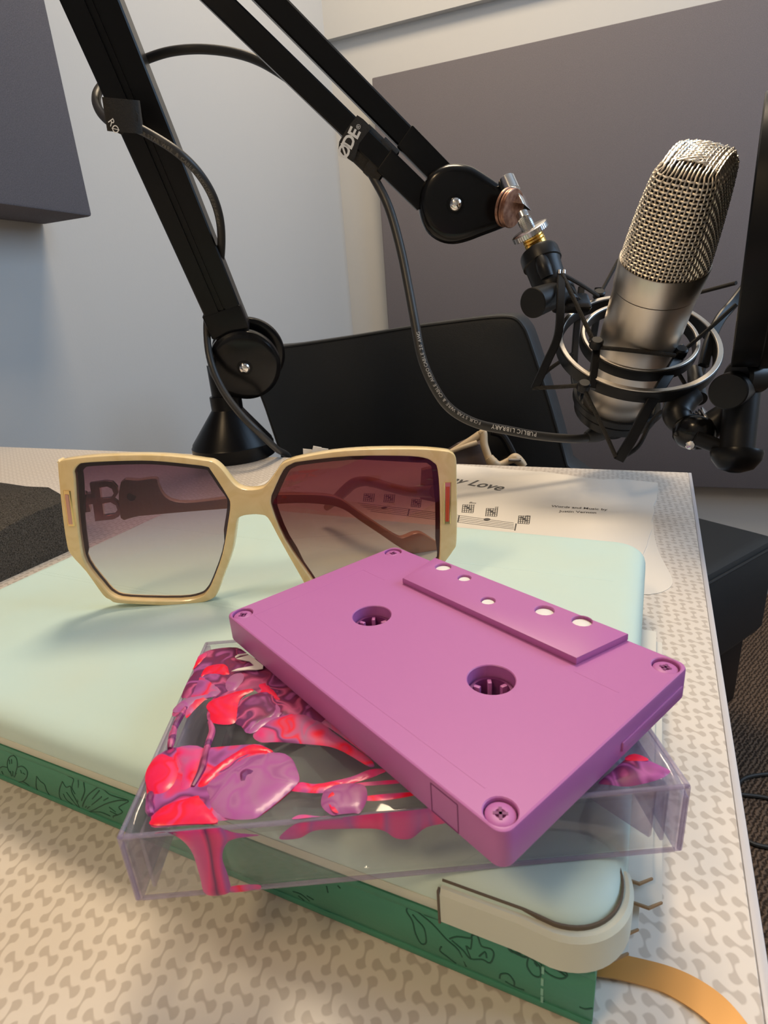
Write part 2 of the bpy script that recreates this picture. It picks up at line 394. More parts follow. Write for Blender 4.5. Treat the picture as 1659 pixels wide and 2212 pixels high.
def segd(p, poly):
    best = 1e9; n = len(poly)
    for i in range(n):
        ax, ay = poly[i - 1][0], poly[i - 1][1]; bx, by = poly[i][0] - ax, poly[i][1] - ay
        t = max(0, min(1, ((p[0] - ax) * bx + (p[1] - ay) * by) / max(bx * bx + by * by, 1e-9)))
        d = math.hypot(p[0] - ax - bx * t, p[1] - ay - by * t); best = min(best, d)
    return best
def blob(bm, poly, fr, h, wd, step=1.3, z0=0.0, ripple=0.0):
    """a domed puddle of thick paint on a plane"""
    o, ex, ey, ez = fr; poly = [tuple(p[:2]) for p in closed([Vector((p[0], p[1], 0)) for p in poly], 4)]
    xs = [p[0] for p in poly]; ys = [p[1] for p in poly]; pts = [Vector(p) for p in poly]; n = len(pts)
    ed = [(i, (i + 1) % n) for i in range(n)]
    y = min(ys)
    while y < max(ys):
        x = min(xs)
        while x < max(xs):
            q = (x + random.uniform(-.2, .2) * step, y + random.uniform(-.2, .2) * step)
            if inside(q, poly) and segd(q, poly) > 0.22: pts.append(Vector(q))
            x += step
        y += step
    r = delaunay_2d_cdt(pts, ed, [], 1, 1e-6)
    def H(c):
        d = segd(c, poly); t = min(1, d / wd)
        return z0 * .6 + h * .6 * math.sqrt(max(0, 1 - (1 - t) ** 2)) + ripple * t * math.sin(c.x * 1.3 + 2 * math.sin(c.y * .7)) * math.cos(c.y * 1.1)
    V = [bm.verts.new(o + ex * c.x + ey * c.y + ez * H(c)) for c in r[0]]
    for f in r[2]:
        try: bm.faces.new([V[i] for i in f])
        except ValueError: pass
def text_bm(bm, s, o, ex, ey, width=None, size=None, depth=0.05, bold=0.0, font_scale_y=1.0, align='LEFT'):
    """flat lettering laid on the plane (ex,ey) starting at o; ex, ey unit vectors, mm"""
    cu = bpy.data.curves.new('t', 'FONT'); cu.body = s; cu.size = 1.0; cu.align_x = align; cu.resolution_u = 3; cu.fill_mode = 'FRONT' if hasattr(cu, 'fill_mode') else 'BOTH'
    cu.offset = bold
    t = bpy.data.objects.new('t', cu); COL.objects.link(t)
    bpy.context.view_layer.update()
    me = bpy.data.meshes.new_from_object(t.evaluated_get(bpy.context.evaluated_depsgraph_get()))
    xs = [v.co.x for v in me.vertices]
    if not xs: return
    sc = (width / (max(xs) - min(xs))) if width else size
    ez = Vector(ex).cross(Vector(ey)); off = min(xs) if width else 0
    base = [bm.verts.new(Vector(o) + Vector(ex) * ((v.co.x - off) * sc) + Vector(ey) * (v.co.y * sc * font_scale_y) + ez * depth) for v in me.vertices]
    for p in me.polygons:
        try: bm.faces.new([base[i] for i in p.vertices])
        except ValueError: pass
    bpy.data.objects.remove(t); bpy.data.meshes.remove(me); bpy.data.curves.remove(cu)
def stroke(bm, pts, wd, nrm, h=0.06, k=4, smooth=True):
    """thin raised line along pts"""
    tube(bm, pts, 0, k=k, flat=(wd / 2, h), nrm=nrm, smooth=smooth)
# ================================================================ THE ROOM
RA = math.radians(4.25)
RX = Vector((math.cos(RA), math.sin(RA), 0)); RY = Vector((-math.sin(RA), math.cos(RA), 0)); UZ = Vector((0, 0, 1))
C0 = Vector((-892, 1723, 0))                   # corner of the two walls (above desk level)
def rm(x, y, z): return C0 + RX * x + RY * y + UZ * z      # room coordinates: x along back wall, y away, z above desk
def rbox(name, x0, x1, y0, y1, z0, z1, m, parent=None, bev=0.0):
    b = B(); box(b, rm((x0 + x1) / 2, (y0 + y1) / 2, (z0 + z1) / 2), (x1 - x0, y1 - y0, z1 - z0), RX, RY, UZ, bev)
    return obj(name, b, m, parent, None if parent else rm((x0 + x1) / 2, (y0 + y1) / 2, z0))
FL, CE = -740, 1810
XR, YF = 2360, -3200                           # right wall, front wall
def st(o): o['kind'] = 'structure'; return o
st(rbox('floor', -60, XR + 60, YF - 60, 60, FL - 40, FL, M_carpet))
st(rbox('ceiling', -60, XR + 60, YF - 60, 60, CE, CE + 40, M_ceil))
st(rbox('wall_back', -60, XR + 60, 0, 60, FL, CE, M_wall))
st(rbox('wall_left', -60, 0, YF, 0, FL, CE, M_wall))
st(rbox('wall_front', -60, XR + 60, YF - 60, YF, FL, CE, M_wall))
# right wall with a window opening
wy0, wy1, wz0, wz1 = -1510, -230, 420, 1560
b = B()
for y0, y1, z0, z1 in ((YF, wy0, FL, CE), (wy1, 0, FL, CE), (wy0, wy1, FL, wz0), (wy0, wy1, wz1, CE)):
    box(b, rm(XR + 30, (y0 + y1) / 2, (z0 + z1) / 2), (60, y1 - y0, z1 - z0), RX, RY, UZ)
st(obj('wall_right', b, M_wall, None, rm(XR + 30, 0, FL)))
b = B()
for y0, y1, z0, z1 in ((wy0, wy0 + 45, wz0, wz1), (wy1 - 45, wy1, wz0, wz1), (wy0, wy1, wz0, wz0 + 45), (wy0, wy1, wz1 - 45, wz1), ((wy0 + wy1) / 2 - 18, (wy0 + wy1) / 2 + 18, wz0, wz1)):
    box(b, rm(XR + 45, (y0 + y1) / 2, (z0 + z1) / 2), (40, y1 - y0, z1 - z0), RX, RY, UZ)
win = st(obj('window_1', b, M_trim, None, rm(XR + 45, (wy0 + wy1) / 2, wz0)))
b = B(); box(b, rm(XR + 50, (wy0 + wy1) / 2, (wz0 + wz1) / 2), (4, wy1 - wy0 - 60, wz1 - wz0 - 60), RX, RY, UZ)
obj('pane', b, M_pane, win)
# header board over the back wall
hz = apl(697, 88, rm(0, -22, 0), RY)
st(rbox('trim_1', 0, XR, -22, 0, hz.z, CE, M_trim))
for nm, a in (('baseboard_back', (0, XR, -12, 0)), ('baseboard_left', (0, 12, YF, -12))):
    st(rbox(nm, *a, FL, FL + 95, M_trim))
# acoustic panels
PT = 50
p1 = apl(803, 168, rm(0, -PT, 0), RY) - C0; p2 = apl(1493, 1052, rm(0, -PT, 0), RY) - C0
x0 = p1.dot(RX); o = rbox('acoustic_panel', x0, x0 + 1250, -PT, -1, p2.z, p1.z, M_panel, None, 3)
tag(o, 'large warm grey fabric acoustic panel on the wall behind the microphone', 'acoustic panel', 'grey acoustic wall panels')
bk = apl(95, 485, C0, RX) - C0
best = min(range(40, 200, 2), key=lambda T: abs(apl(200, 468, C0 + RX * T, RX).z - bk.z) + 0.6 * abs((apl(200, 468, C0 + RX * T, RX) - C0).dot(RY) - bk.dot(RY)))
fr_ = apl(200, 468, C0 + RX * best, RX) - C0
o = rbox('acoustic_panel', 1, best, fr_.dot(RY) - 1200, fr_.dot(RY), fr_.z, fr_.z + 1100, M_panel, None, 3)
tag(o, 'thick blue-grey fabric acoustic panel on the white wall left of the microphone arm', 'acoustic panel', 'grey acoustic wall panels')
# ceiling lamp housings added out of view, around the two ceiling lights
for k_, (lx, ly) in enumerate(((-250, 980), (-700, -1000))):
    b = B(); fr = (Vector((lx, ly, CE - 18)), RX, RY, UZ)
    plate(b, rrect(290, 290, 8), [rrect(255, 255, 4)], 0, 18, fr); st(obj('trim_%d' % (k_ + 2), b, M_lampf, None, (lx, ly, CE - 18)))

# ================================================================ DESK
t = thing('desk', 'pale laminate desk with a fine grey droplet pattern and an edge band with blue window light in its colour', 'desk', (-380, 100, FL))
DX0, DX1, DYN = -790, 29.5, -420
outl = [(-728, DYN), (DX1, DYN), (DX1, 472), (DX0, 448)]
fr0 = (Vector((0, 0, 0)), Vector((1, 0, 0)), Vector((0, 1, 0)), UZ)
b = B(); plate(b, outl, [], -26, 0, fr0, 0.8); top = obj('desktop', b, M_desk, t)
b = B(); plate(b, [(DX1 + 0.05, DYN), (DX1 + 2.2, DYN), (DX1 + 2.2, 473), (DX1 + 0.05, 473)], [], -26.5, -0.4, fr0, 0.5); obj('edge_band', b, M_edge, top)
for x, y in ((-690, -380), (-20, -380), (-745, 400), (-20, 420)):
    b = B(); box(b, (x, y, (FL - 26) / 2), (50, 50, -26 - FL), bev=3); obj('leg', b, M_leg, t)

# ================================================================ STACK ON THE DESK
# green planner
t = thing('planner', 'green leatherette planner with engraved flowers under the tablet', 'planner', (-115, 150, 0))
b = B(); plate(b, [(-235, 77), (-1, 77), (-1, 245), (-235, 245)], [], 0.2, 2.6, fr0, 0.8)
plate(b, [(-235, 77), (-1, 77), (-1, 245), (-235, 245)], [], 14.2, 16.8, fr0, 0.8)
loft(b, [[Vector((x, 77 + 2.2 - 2.6 * math.sin(a), 8.5 - 8.3 * math.cos(a))) for a in [math.pi * i / 12 for i in range(13)]] + [Vector((x, 81 , 16.0)), Vector((x, 81, 1.0))] for x in (-235, -1)])
cover = obj('cover', b, M_green, t)
b = B(); box(b, (-120, 163, 8.5), (228, 160, 11.3)); obj('page_block', b, M_page, t)
NF = Vector((0, -1, 0))
def onf(u, v):                                  # a point on the planner's rounded front face
    p = apl(u, v, (0, 76.4, 0), Vector((0, 1, 0))); return Vector((p.x, 76.7 - 0.0, p.z))
def zmap(ps, ox, oy, sx, sy): return [(ox + x / sx, oy + y / sy) for x, y in ps]
def face_y(z): 
    a = max(-1, min(1, (8.5 - z) / 8.3)); return 77 + 2.2 - 2.6 * math.sqrt(max(0, 1 - a * a)) - 0.03
def curvef(ps): 
    out = []
    for u, v in ps:
        p = apl(u, v, (0, 77, 0), Vector((0, 1, 0))); p = apl(u, v, (0, face_y(p.z), 0), Vector((0, 1, 0))); out.append(Vector((p.x, face_y(p.z), p.z)))
    return out
b = B()
Z1 = (0, 1580, 4.879, 4.879)
D1 = [
 [(150, 248), (100, 270), (75, 330), (85, 400), (120, 450)], [(150, 248), (175, 290), (180, 370), (160, 450)], [(180, 380), (230, 370), (280, 410), (285, 470), (250, 520), (180, 540)],
 [(75, 380), (30, 370), (0, 385)], [(0, 470), (40, 500), (100, 510)], [(180, 545), (240, 530), (300, 570), (330, 620), (310, 670), (250, 670), (200, 640)], [(120, 560), (60, 560), (60, 600), (110, 640), (160, 640)],
 [(120, 470), (110, 420)], [(135, 470), (135, 420)], [(150, 480), (170, 440)], [(95, 300), (100, 345)], [(120, 295), (120, 340)], [(215, 410), (225, 440)], [(240, 440), (262, 452)], [(20, 420), (30, 450)], [(110, 520), (70, 560)], [(140, 530), (130, 580)],
 [(330, 610), (400, 640), (470, 690), (540, 740), (600, 745), (635, 735)], [(385, 475), (380, 560), (390, 620), (450, 670), (540, 715)], [(385, 475), (425, 525), (470, 560), (490, 620), (520, 680), (560, 735)],
 [(655, 530), (625, 620), (640, 720), (720, 800), (845, 890)], [(655, 530), (695, 590), (740, 580), (755, 640), (800, 720), (830, 800), (845, 890)],
 [(825, 375), (800, 420), (775, 420), (780, 500), (755, 590), (790, 660)], [(850, 365), (880, 390), (910, 400), (905, 510), (890, 630), (860, 720), (835, 830)], [(845, 400), (825, 560), (820, 740)], [(700, 640), (760, 720), (820, 800)], [(670, 660), (700, 720), (760, 770)],
 [(860, 870), (870, 780), (920, 680), (1000, 610), (1060, 570), (1110, 600), (1150, 660), (1230, 690), (1330, 715), (1350, 740), (1250, 800), (1290, 850), (1240, 880), (1190, 900), (1220, 995), (1120, 990), (1000, 940), (860, 890)],
 [(860, 870), (960, 840), (1100, 770), (1240, 730), (1330, 725)], [(900, 800), (990, 690), (1050, 620)], [(920, 810), (1010, 740), (1070, 690)], [(950, 850), (1060, 850), (1160, 890)], [(1090, 730), (1140, 700)], [(1150, 800), (1220, 850)], [(1160, 840), (1240, 880)],
]
D2 = [ # right part, zoom (800,1850) scale 3.19
 [(270, 210), (275, 290), (330, 370), (430, 470), (520, 570), (610, 650), (660, 760)], [(330, 190), (290, 220), (320, 250), (350, 210)], [(265, 330), (250, 380), (290, 450), (310, 530), (350, 600), (385, 590), (370, 500), (320, 440), (290, 400)],
 [(380, 370), (430, 340), (520, 335), (560, 300), (580, 330), (550, 390), (570, 440), (530, 440), (470, 410), (400, 400), (380, 370)], [(545, 570), (600, 555), (690, 565), (700, 540), (740, 540), (765, 620), (830, 640), (850, 680), (825, 735), (770, 710), (690, 705), (640, 650), (560, 580)],
 [(700, 570), (690, 640), (660, 620), (690, 700)], [(750, 690), (790, 660), (800, 700)], [(490, 620), (480, 650), (530, 690), (590, 740)],
 [(980, 490), (1000, 560), (1060, 620), (1120, 650), (1160, 700), (1260, 760), (1350, 830)], [(950, 600), (990, 590), (1080, 640), (1060, 690), (990, 660), (950, 600)], [(1090, 690), (1080, 760), (1120, 820), (1170, 830), (1165, 760), (1100, 690)], [(1160, 700), (1200, 790), (1280, 840), (1340, 840), (1350, 800), (1260, 770)],
 [(1060, 560), (1130, 620), (1200, 660), (1310, 650)], [(1130, 730), (1150, 760)], [(890, 840), (900, 810), (950, 810), (990, 860), (990, 900)], [(1060, 920), (1000, 900), (930, 860)], [(1440, 1035), (1480, 1050), (1530, 1045)], [(1540, 540), (1590, 600)], [(1560, 510), (1600, 560)],
]
D3 = [[(680, 1045), (690, 1090)], [(760, 1040), (780, 1060)], [(440, 1080), (500, 1100), (560, 1150)], [(540, 1110), (590, 1140)], [(480, 1110), (520, 1150)]] # zoom(500,1600) 3.318
for ds, zm in ((D1, Z1), (D2, (800, 1850, 3.19, 3.19)), (D3, (500, 1600, 3.318, 3.318))):
    for s in ds:
        stroke(b, curvef(zmap(s, *zm)), 0.34, NF, 0.06, 3)
obj('engraved_flowers', b, M_emb, cover)
b = B()
for i in range(4):
    z = 12.4 - i * 3.0; box(b, (-10.5, face_y(z) - 0.05, z), (0.5, 0.25, 1.9))
obj('stitching', b, M_stit, cover)
# loose index sheets with scorched tan corners sticking out of the planner on the right
for i, (z, xr, yf, yb) in enumerate(((13.5, 8.4, 101, 208), (11.0, 10.5, 98, 205), (8.6, 6.2, 92, 204), (6.1, 4.6, 88, 203))):
    b = B(); plate(b, [(-30, yf + 3), (xr - 2.5, yf), (xr, yf + 2.5), (xr, yb), (-30, yb)], [], z - .35, z + .35, fr0, 0.1)
    sh = obj('index_sheet', b, M_page, t)
    b = B(); plate(b, [(-1, yf + 0.2), (xr - 2.5, yf - .15), (xr + .1, yf + 2.3), (xr - .25, yf + 2.4), (xr - 2.7, yf + .3), (-1, yf + .5)], [], z - .37, z + .37, fr0, 0.05); obj('tan_corner', b, M_tanp, sh)
# ribbon bookmark lying on the desk
upE = [(1290, 2052), (1303, 2055), (1360, 2065), (1440, 2085), (1500, 2110), (1560, 2150), (1610, 2205), (1645, 2262), (1660, 2300)]
loE = [(1280, 2106), (1293, 2108), (1350, 2118), (1430, 2142), (1500, 2183), (1545, 2222), (1580, 2268), (1592, 2300), (1600, 2330)]
U = spline([az(u, v, 0.9 + 0.5 * math.sin(i * 1.2)) for i, (u, v) in enumerate(upE)], 6); Lw = spline([az(u, v, 0.9 + 0.4 * math.sin(i * 1.1 + 1)) for i, (u, v) in enumerate(loE)], 6)
b = B(); loft(b, [[U[i], Lw[i], Lw[i] - UZ * .35, U[i] - UZ * .35] for i in range(len(U))])
bm_ = obj('bookmark_ribbon', b, M_rib, t)
# tablet in a mint folio
t = thing('tablet', 'mint green tablet folio lying closed on the green planner', 'tablet', (-128, 168, 17))
TX0, TX1, TY0, TY1 = -260, 3.2, 75.2, 257.5
def rr2(i, r, x1=None): 
    cx, cy = (TX0 + TX1) / 2, (TY0 + TY1) / 2
    return [(cx + x, cy + y) for x, y in rrect((TX1 - TX0) / 2 - i, (TY1 - TY0) / 2 - i, r, 8)]
b = B()
loft(b, [[Vector((x, y, z)) for x, y in rr2(i, r)] for z, i, r in ((17.2, 3.4, 10), (18.0, 1.6, 11.5), (19.6, 0.5, 12.5), (21.5, 0, 13), (23.0, 0.0, 13))])
obj('back_shell', b, M_shell, t)
# thin seam and the raised guard around the near corner
b = B()
cr = [(TX1 + 0.6 - 12.6 + 13.2 * math.cos(a), TY0 - 0.6 + 12.6 + 13.2 * math.sin(a)) for a in [math.radians(-90 + 112 * i / 16) for i in range(17)]]
path = [(TX1 - 33.5, TY0 - 0.6), (TX1 - 25, TY0 - 0.62), (TX1 - 18, TY0 - 0.62)] + cr
def wall(bm, path, z0, z1, th, bev=0.5, c=(-60, 160)):
    P = [Vector((x, y, 0)) for x, y in path]; rings = []
    for i, p in enumerate(P):
        d = (P[min(i + 1, len(P) - 1)] - P[max(i - 1, 0)]).normalized(); n = Vector((-d.y, d.x, 0))
        rings.append([p + Vector((0, 0, z0 + bev)), p + n * bev + UZ * z0, p + n * th + UZ * z0, p + n * th + UZ * z1, p + n * bev + UZ * z1, p + UZ * (z1 - bev)])
    loft(bm, rings)
wall(b, path, 17.6, 26.8, 1.9, 0.8); obj('corner_guard', b, M_shell, t)
cxm, cym = TX1 - 12.6, TY0 + 12.6
def shift(path, d):
    out = []
    for i, p in enumerate(path):
        a, c = Vector(path[max(i - 1, 0)]), Vector(path[min(i + 1, len(path) - 1)]); e = (c - a).normalized(); out.append((p[0] - e.y * d, p[1] + e.x * d))
    return out
b = B(); wall(b, shift(path, 1.85), 25.5, 27.75, 0.4, 0.05); wall(b, [(TX1 - 34.0, TY0 - 0.75), (TX1 - 33.55, TY0 - 0.75)], 17.8, 26.9, 1.0, 0.1); obj('seam', b, M_seam, t)
b = B()
loft(b, [[Vector((x, y, z)) for x, y in rr2(i, r)] for z, i, r in ((23.0, 0.15, 13), (24.6, 0.15, 13), (26.2, 0.6, 12.6), (27.6, 1.4, 12), (28.7, 2.7, 11), (29.5, 4.6, 9.6), (29.9, 6.6, 8), (30.0, 9, 6))])
fc = obj('folio_cover', b, M_mint, t)
for y in (213.2, 150.5, 152.5):                # fold creases of the tri-fold cover
    b = B(); box(b, ((TX0 + TX1) / 2 - 1, y, 29.93), (TX1 - TX0 - 20, 0.9 if y > 200 else 0.5, 0.24), bev=0.1); obj('fold_crease', b, M_mint, fc)

# ================================================================ SHEET MUSIC
t = thing('sheet_music', 'white printed sheet of guitar music with a torn edge under the tablet', 'sheet music', (-140, 350, 0))
edge_px = [(655, 974), (760, 976), (985, 1004), (1100, 1014), (1180, 1020), (1250, 1030), (1300, 1036), (1340, 1035), (1421, 1043), (1419, 1078), (1411, 1092), (1414, 1105), (1407, 1125), (1409, 1142), (1400, 1166), (1397, 1180)]
po = [tuple(az(u, v, 0.6)[:2]) for u, v in edge_px] + [(-8, 235), (-300, 246)]
po[0] = (-292, 462); po[1] = (-268, 464)
b = B(); plate(b, po[::-1], [], 0.3, 0.75, fr0); sheet = obj('sheet', b, M_paper, t)
b = B()
def pz(u, v): return az(u, v, 0.8)
def flat_text(bm, s, u0, v0, u1, v1, ys=1.0, off=0.012):
    p, q = pz(u0, v0), pz(u1, v1); ex = (q - p); L = ex.length; ex.normalize(); text_bm(bm, s, p, ex, UZ.cross(ex), width=L, font_scale_y=ys, bold=off)
flat_text(b, 'Skinny Love', 912, 1030, 1080, 1060, 1.3, 0.018)
flat_text(b, 'Words and Music by', 1190, 1095, 1312, 1103, 1.25); flat_text(b, 'Justin Vernon', 1207, 1106, 1288, 1109.5, 1.25)
for s, u, v in (('Bm', 1013, 1087), ('G', 1068, 1097), ('D', 1136, 1116), ('Em', 797, 1052)):
    flat_text(b, s, u, v, u + 7 * len(s), v + 0.7 * len(s), 1.1)
def line(u0, v0, u1, v1, wd): tube(b, [pz(u0, v0), pz(u1, v1)], 0, flat=(wd / 2, 0.06), nrm=UZ, smooth=False)
for u, v, s in ((1012, 1098, 24), (1063, 1106, 24), (1133, 1122, 24), (798, 1074, 22), (842, 1076, 22), (900, 1086, 20)):
    for i in range(6): line(u - s / 2 + s * i / 5, v - 8, u - s / 2 + s * i / 5 - 2, v + 9, 0.55)
    for i in range(5): line(u - s / 2 - i * .5, v - 8 + i * 4, u + s / 2 - i * .5, v - 6 + i * 4, 0.55)
    for i in range(3): cyl(b, pz(u - 6 + i * 5, v - 4 + i * 3) - UZ * .05, pz(u - 6 + i * 5, v - 4 + i * 3) + UZ * .1, 1.3, n=8)
l1 = [(771, 1086), (936, 1105), (989, 1113), (1110, 1130), (1175, 1142)]; l5 = [(800, 1104), (934, 1119), (989, 1128), (1110, 1143)]
for i in range(5):
    f = i / 4; a0 = Vector(l1[0]).lerp(Vector(l5[0]), f); a1 = Vector(l1[2]).lerp(Vector(l5[2]), f); a2 = Vector(l1[3]).lerp(Vector(l5[3]), f)
    line(a0.x, a0.y, a1.x, a1.y, 0.5); line(a1.x, a1.y, a2.x, a2.y, 0.5)
for u, v in ((884, 1099), (992, 1113), (1115, 1131)): line(u, v, u - 3, v + 15, 0.8)
for u, v in ((830, 1097), (1052, 1122)): cyl(b, pz(u, v) - UZ * .05, pz(u, v) + UZ * .1, 2.2, n=10)
obj('printed_notation', b, M_grayp, sheet)
lob = [(1390, 1150), (1408, 1118), (1414, 1160), (1424, 1195), (1440, 1225), (1452, 1250), (1450, 1266), (1432, 1278), (1410, 1283), (1392, 1284)]
b = B(); pp = [tuple(az(u, v, 0.2)[:2]) for u, v in lob] + [(-10, 262), (-10, 330)]
pp = [tuple(p[:2]) for p in closed([Vector((x, y, 0)) for x, y in pp], 3)]
plate(b, pp[::-1], [], 0.02, 0.28, fr0); o = obj('paper_sheet', b, M_paper, None, (10, 290, 0))
tag(o, 'blank white paper scrap with a rounded corner poking out beside the tablet', 'paper')
# crumpled white paper tag behind the sunglasses
b = B(); q = az(680, 987, 0)
for i, (dx, h, a) in enumerate(((-6, 9, -.35), (1, 11, .1), (5, 9, .5))):
    c = q + Vector((dx, 2 * i, 0)); e = Vector((math.cos(.5), math.sin(.5), 0)); u2 = (UZ + e * a * .8).normalized()
    loft(b, [[c + e * -6, c + e * 7, c + e * 5 + u2 * h * .8, c + e * -3 + u2 * h], [c + e * -6 + Vector((.5, -.9, 0)), c + e * 7 + Vector((.5, -.9, 0)), c + e * 5 + u2 * h * .8 + Vector((.5, -.9, 0)), c + e * -3 + u2 * h + Vector((.5, -.9, 0))]])
o = obj('paper_tag', b, M_paper, None, q, 0); tag(o, 'crumpled white paper tag standing behind the bridge of the sunglasses', 'paper tag')

# ================================================================ CASSETTE CASE
KE = Vector((94.5, 47.5, 0)).normalized(); KN = Vector((-KE.y, KE.x, 0)); KO = Vector((-83.6, 49.2, 30))
KL, KD, KH = 107.5, 65.5, 17.0
def kp(x, y, z): return KO + KE * x + KN * y + UZ * z
frK = (KO, KE, KN, UZ)
case = thing('cassette_case', 'clear plastic cassette case covered in pink and purple poured paint', 'cassette case', kp(KL / 2, KD / 2, 0))
def kbox(name, x0, x1, y0, y1, z0, z1, m, par=None, bev=0.25):
    b = B(); box(b, kp((x0 + x1) / 2, (y0 + y1) / 2, (z0 + z1) / 2), (x1 - x0, y1 - y0, z1 - z0), KE, KN, UZ, bev)
    return obj(name, b, m, par or case)
lid = kbox('lid', 0.1, KL - .1, 0.0, KD, KH - 1.3, KH, M_clear)
kbox('front_wall', 1.5, KL - 1.5, 0.0, 1.2, 0.1, KH - 1.35, M_clear)
base_ = kbox('base', 1.5, KL - 1.5, 1.3, KD, 0.1, 1.3, M_clear)
kbox('back_wall', 1.5, KL - 1.5, KD - 1.2, KD, 1.35, KH - 1.35, M_clear)
kbox('inner_wall', 3.0, KL - 3.0, 12, 12.9, 1.35, 9, M_clear)
for s, x0 in (('l', 0.0), ('r', KL - 1.45)):
    b = B(); prof = [(0.2, 0), (KD, 0), (KD, KH - 1.4), (6.5, KH - 1.4), (0.2, KH - 3.2)]
    fr = (kp(x0, 0, 0), KN, UZ, KE); plate(b, prof, [], 0, 1.45, fr, 0.3); obj('end_wall', b, M_clear_e, case)
b = B()
for y, z in ((0.3, KH - 0.6), (KD - .3, KH - .6)): tube(b, [kp(0.5, y, z), kp(KL - .5, y, z)], 0.45, 8, smooth=False)
for x in (0.45, KL - .45): tube(b, [kp(x, 0.3, KH - .6), kp(x, KD - .3, KH - .6)], 0.45, 8, smooth=False); tube(b, [kp(x, 0.3, 0.5), kp(x, 0.3, KH - .6)], 0.5, 8, smooth=False)
obj('lid_rim', b, M_clear_e, lid)
b = B()
for y in (0.3, KD - .3): tube(b, [kp(1.5, y, .45), kp(KL - 1.5, y, .45)], 0.45, 8, smooth=False)
obj('base_rim', b, M_clear_e, base_)
for x0, x1 in ((3.0, 3.8), (KL - 3.8, KL - 3.0)):
    kbox('tray_wall', x0, x1, 1.6, KD - 1.5, 1.35, KH - 2.2, M_clear_e)
kbox('tray_floor', 4, KL - 4, 14, KD - 3, 3.2, 4.0, M_clear)
b = B()
for x in (5, KL - 14): box(b, kp(x + 4.5, KD * .55, 2.2), (1.2, 40, 3), KE, KN, UZ, .3)
box(b, kp(KL - 10, 9, 8), (1.1, 16, 13), (KE * .8 + KN * .6), (KN * .8 - KE * .6), UZ, .3)
obj('inner_ribs', b, M_clear_e, base_)
for x in (33, 75):
    b = B(); cyl(b, kp(x, 40, 1.3), kp(x, 40, 8), 4.2, 3.6, 20, .3); obj('spool_post', b, M_clear_e, base_)
def kpx(ps, z, ox=200, oy=1350, s=2.765):
    out = []
    for x, y in ps:
        p = az(ox + x / s, oy + y / s, 30 + z) - KO; out.append((min(max(p.dot(KE), 0.3), KL - .3), min(max(p.dot(KN), 0.3), KD - .3)))
    return out
frT = (KO + UZ * (KH + 0.02), KE, KN, UZ)
def paint(ps, m, h, wd=2.2, z0=0.0, zm=(200, 1350, 2.765), rip=0.0):
    b = B(); blob(b, kpx(ps, KH, *zm), frT, h, wd, 1.1, z0, rip); return obj('paint_splash', b, m, lid, smooth=60)
Z5 = (500, 1600, 3.318); Z6 = (1100, 1550, 3.95)
paint([(700, 150), (860, 135), (950, 190), (1080, 260), (1200, 380), (1330, 470), (1400, 560), (1330, 590), (1180, 540), (1110, 540), (1100, 470), (1060, 400), (1000, 410), (950, 390), (880, 470), (870, 580), (700, 580), (690, 490), (720, 430), (640, 470), (560, 520), (505, 600), (480, 740), (450, 740), (460, 640), (520, 560), (430, 545), (440, 500), (560, 440), (530, 430), (560, 340), (600, 290), (560, 255), (590, 200)], P_plum, 0.55)
paint([(870, 480), (930, 430), (1050, 400), (1095, 450), (1110, 540), (1010, 590), (930, 650), (890, 610), (850, 580)], P_plum, 0.6, z0=.2)
paint([(1090, 470), (1130, 520), (1110, 555), (1040, 600), (960, 650), (930, 640), (1000, 570), (1080, 540)], P_lil, 0.5, 1.5, z0=.3)
paint([(560, 480), (600, 380), (640, 300), (700, 330), (780, 400), (700, 430), (620, 500), (560, 560)], P_mix, 0.5, z0=.25)
for ps in ([(700, 585), (715, 640), (690, 720), (670, 800), (650, 880), (600, 975)], [(560, 500), (500, 600), (478, 680), (462, 745)], [(350, 1010), (340, 1070), (350, 1140)]):
    b = B(); tube(b, [KO + KE * p[0] + KN * p[1] + UZ * (KH + .3) for p in kpx(ps, KH)], [.5, .8, .7, .9, .5], 8, 6); obj('paint_string', b, P_plum, lid)
paint([(1360, 590), (1420, 620), (1520, 690), (1659, 790), (1659, 740), (1500, 620), (1400, 560)], P_mix, 0.5, 1.5)
paint([(980, 360), (1040, 345), (1090, 400), (1160, 480), (1100, 450), (1000, 400)], P_red, 0.5, 1.5, z0=.2)
paint([(565, 225), (600, 190), (680, 170), (690, 185), (650, 230), (590, 270), (560, 260)], P_pink, 0.8, z0=.3)
paint([(640, 310), (680, 255), (780, 235), (820, 270), (810, 310), (700, 300), (640, 330)], P_red, 0.7, z0=.35)
paint([(680, 490), (720, 450), (830, 410), (940, 385), (960, 400), (900, 430), (870, 480), (850, 590), (720, 590), (700, 530)], P_red, 0.7, z0=.35)
paint([(790, 350), (840, 300), (900, 290), (905, 340), (850, 400), (800, 400)], P_lil, 0.6, z0=.4)
paint([(430, 530), (440, 495), (560, 445), (660, 420), (720, 395), (770, 405), (740, 430), (640, 455), (560, 520)], P_lil, 0.6, z0=.4)
paint([(960, 650), (1060, 560), (1250, 525), (1340, 560), (1450, 650), (1659, 800), (1659, 850), (1500, 760), (1400, 725), (1240, 710), (1100, 700), (1000, 700)], P_mix, 0.6)
paint([(320, 900), (350, 820), (400, 770), (500, 730), (660, 735), (850, 720), (1000, 715), (1100, 770), (1180, 790), (1220, 860), (1235, 935), (1190, 990), (1110, 1060), (1020, 1130), (960, 1160), (830, 1165), (740, 1175), (745, 1190), (600, 1196), (470, 1205), (350, 1205), (350, 1140), (325, 1010)], P_mix, 0.6)
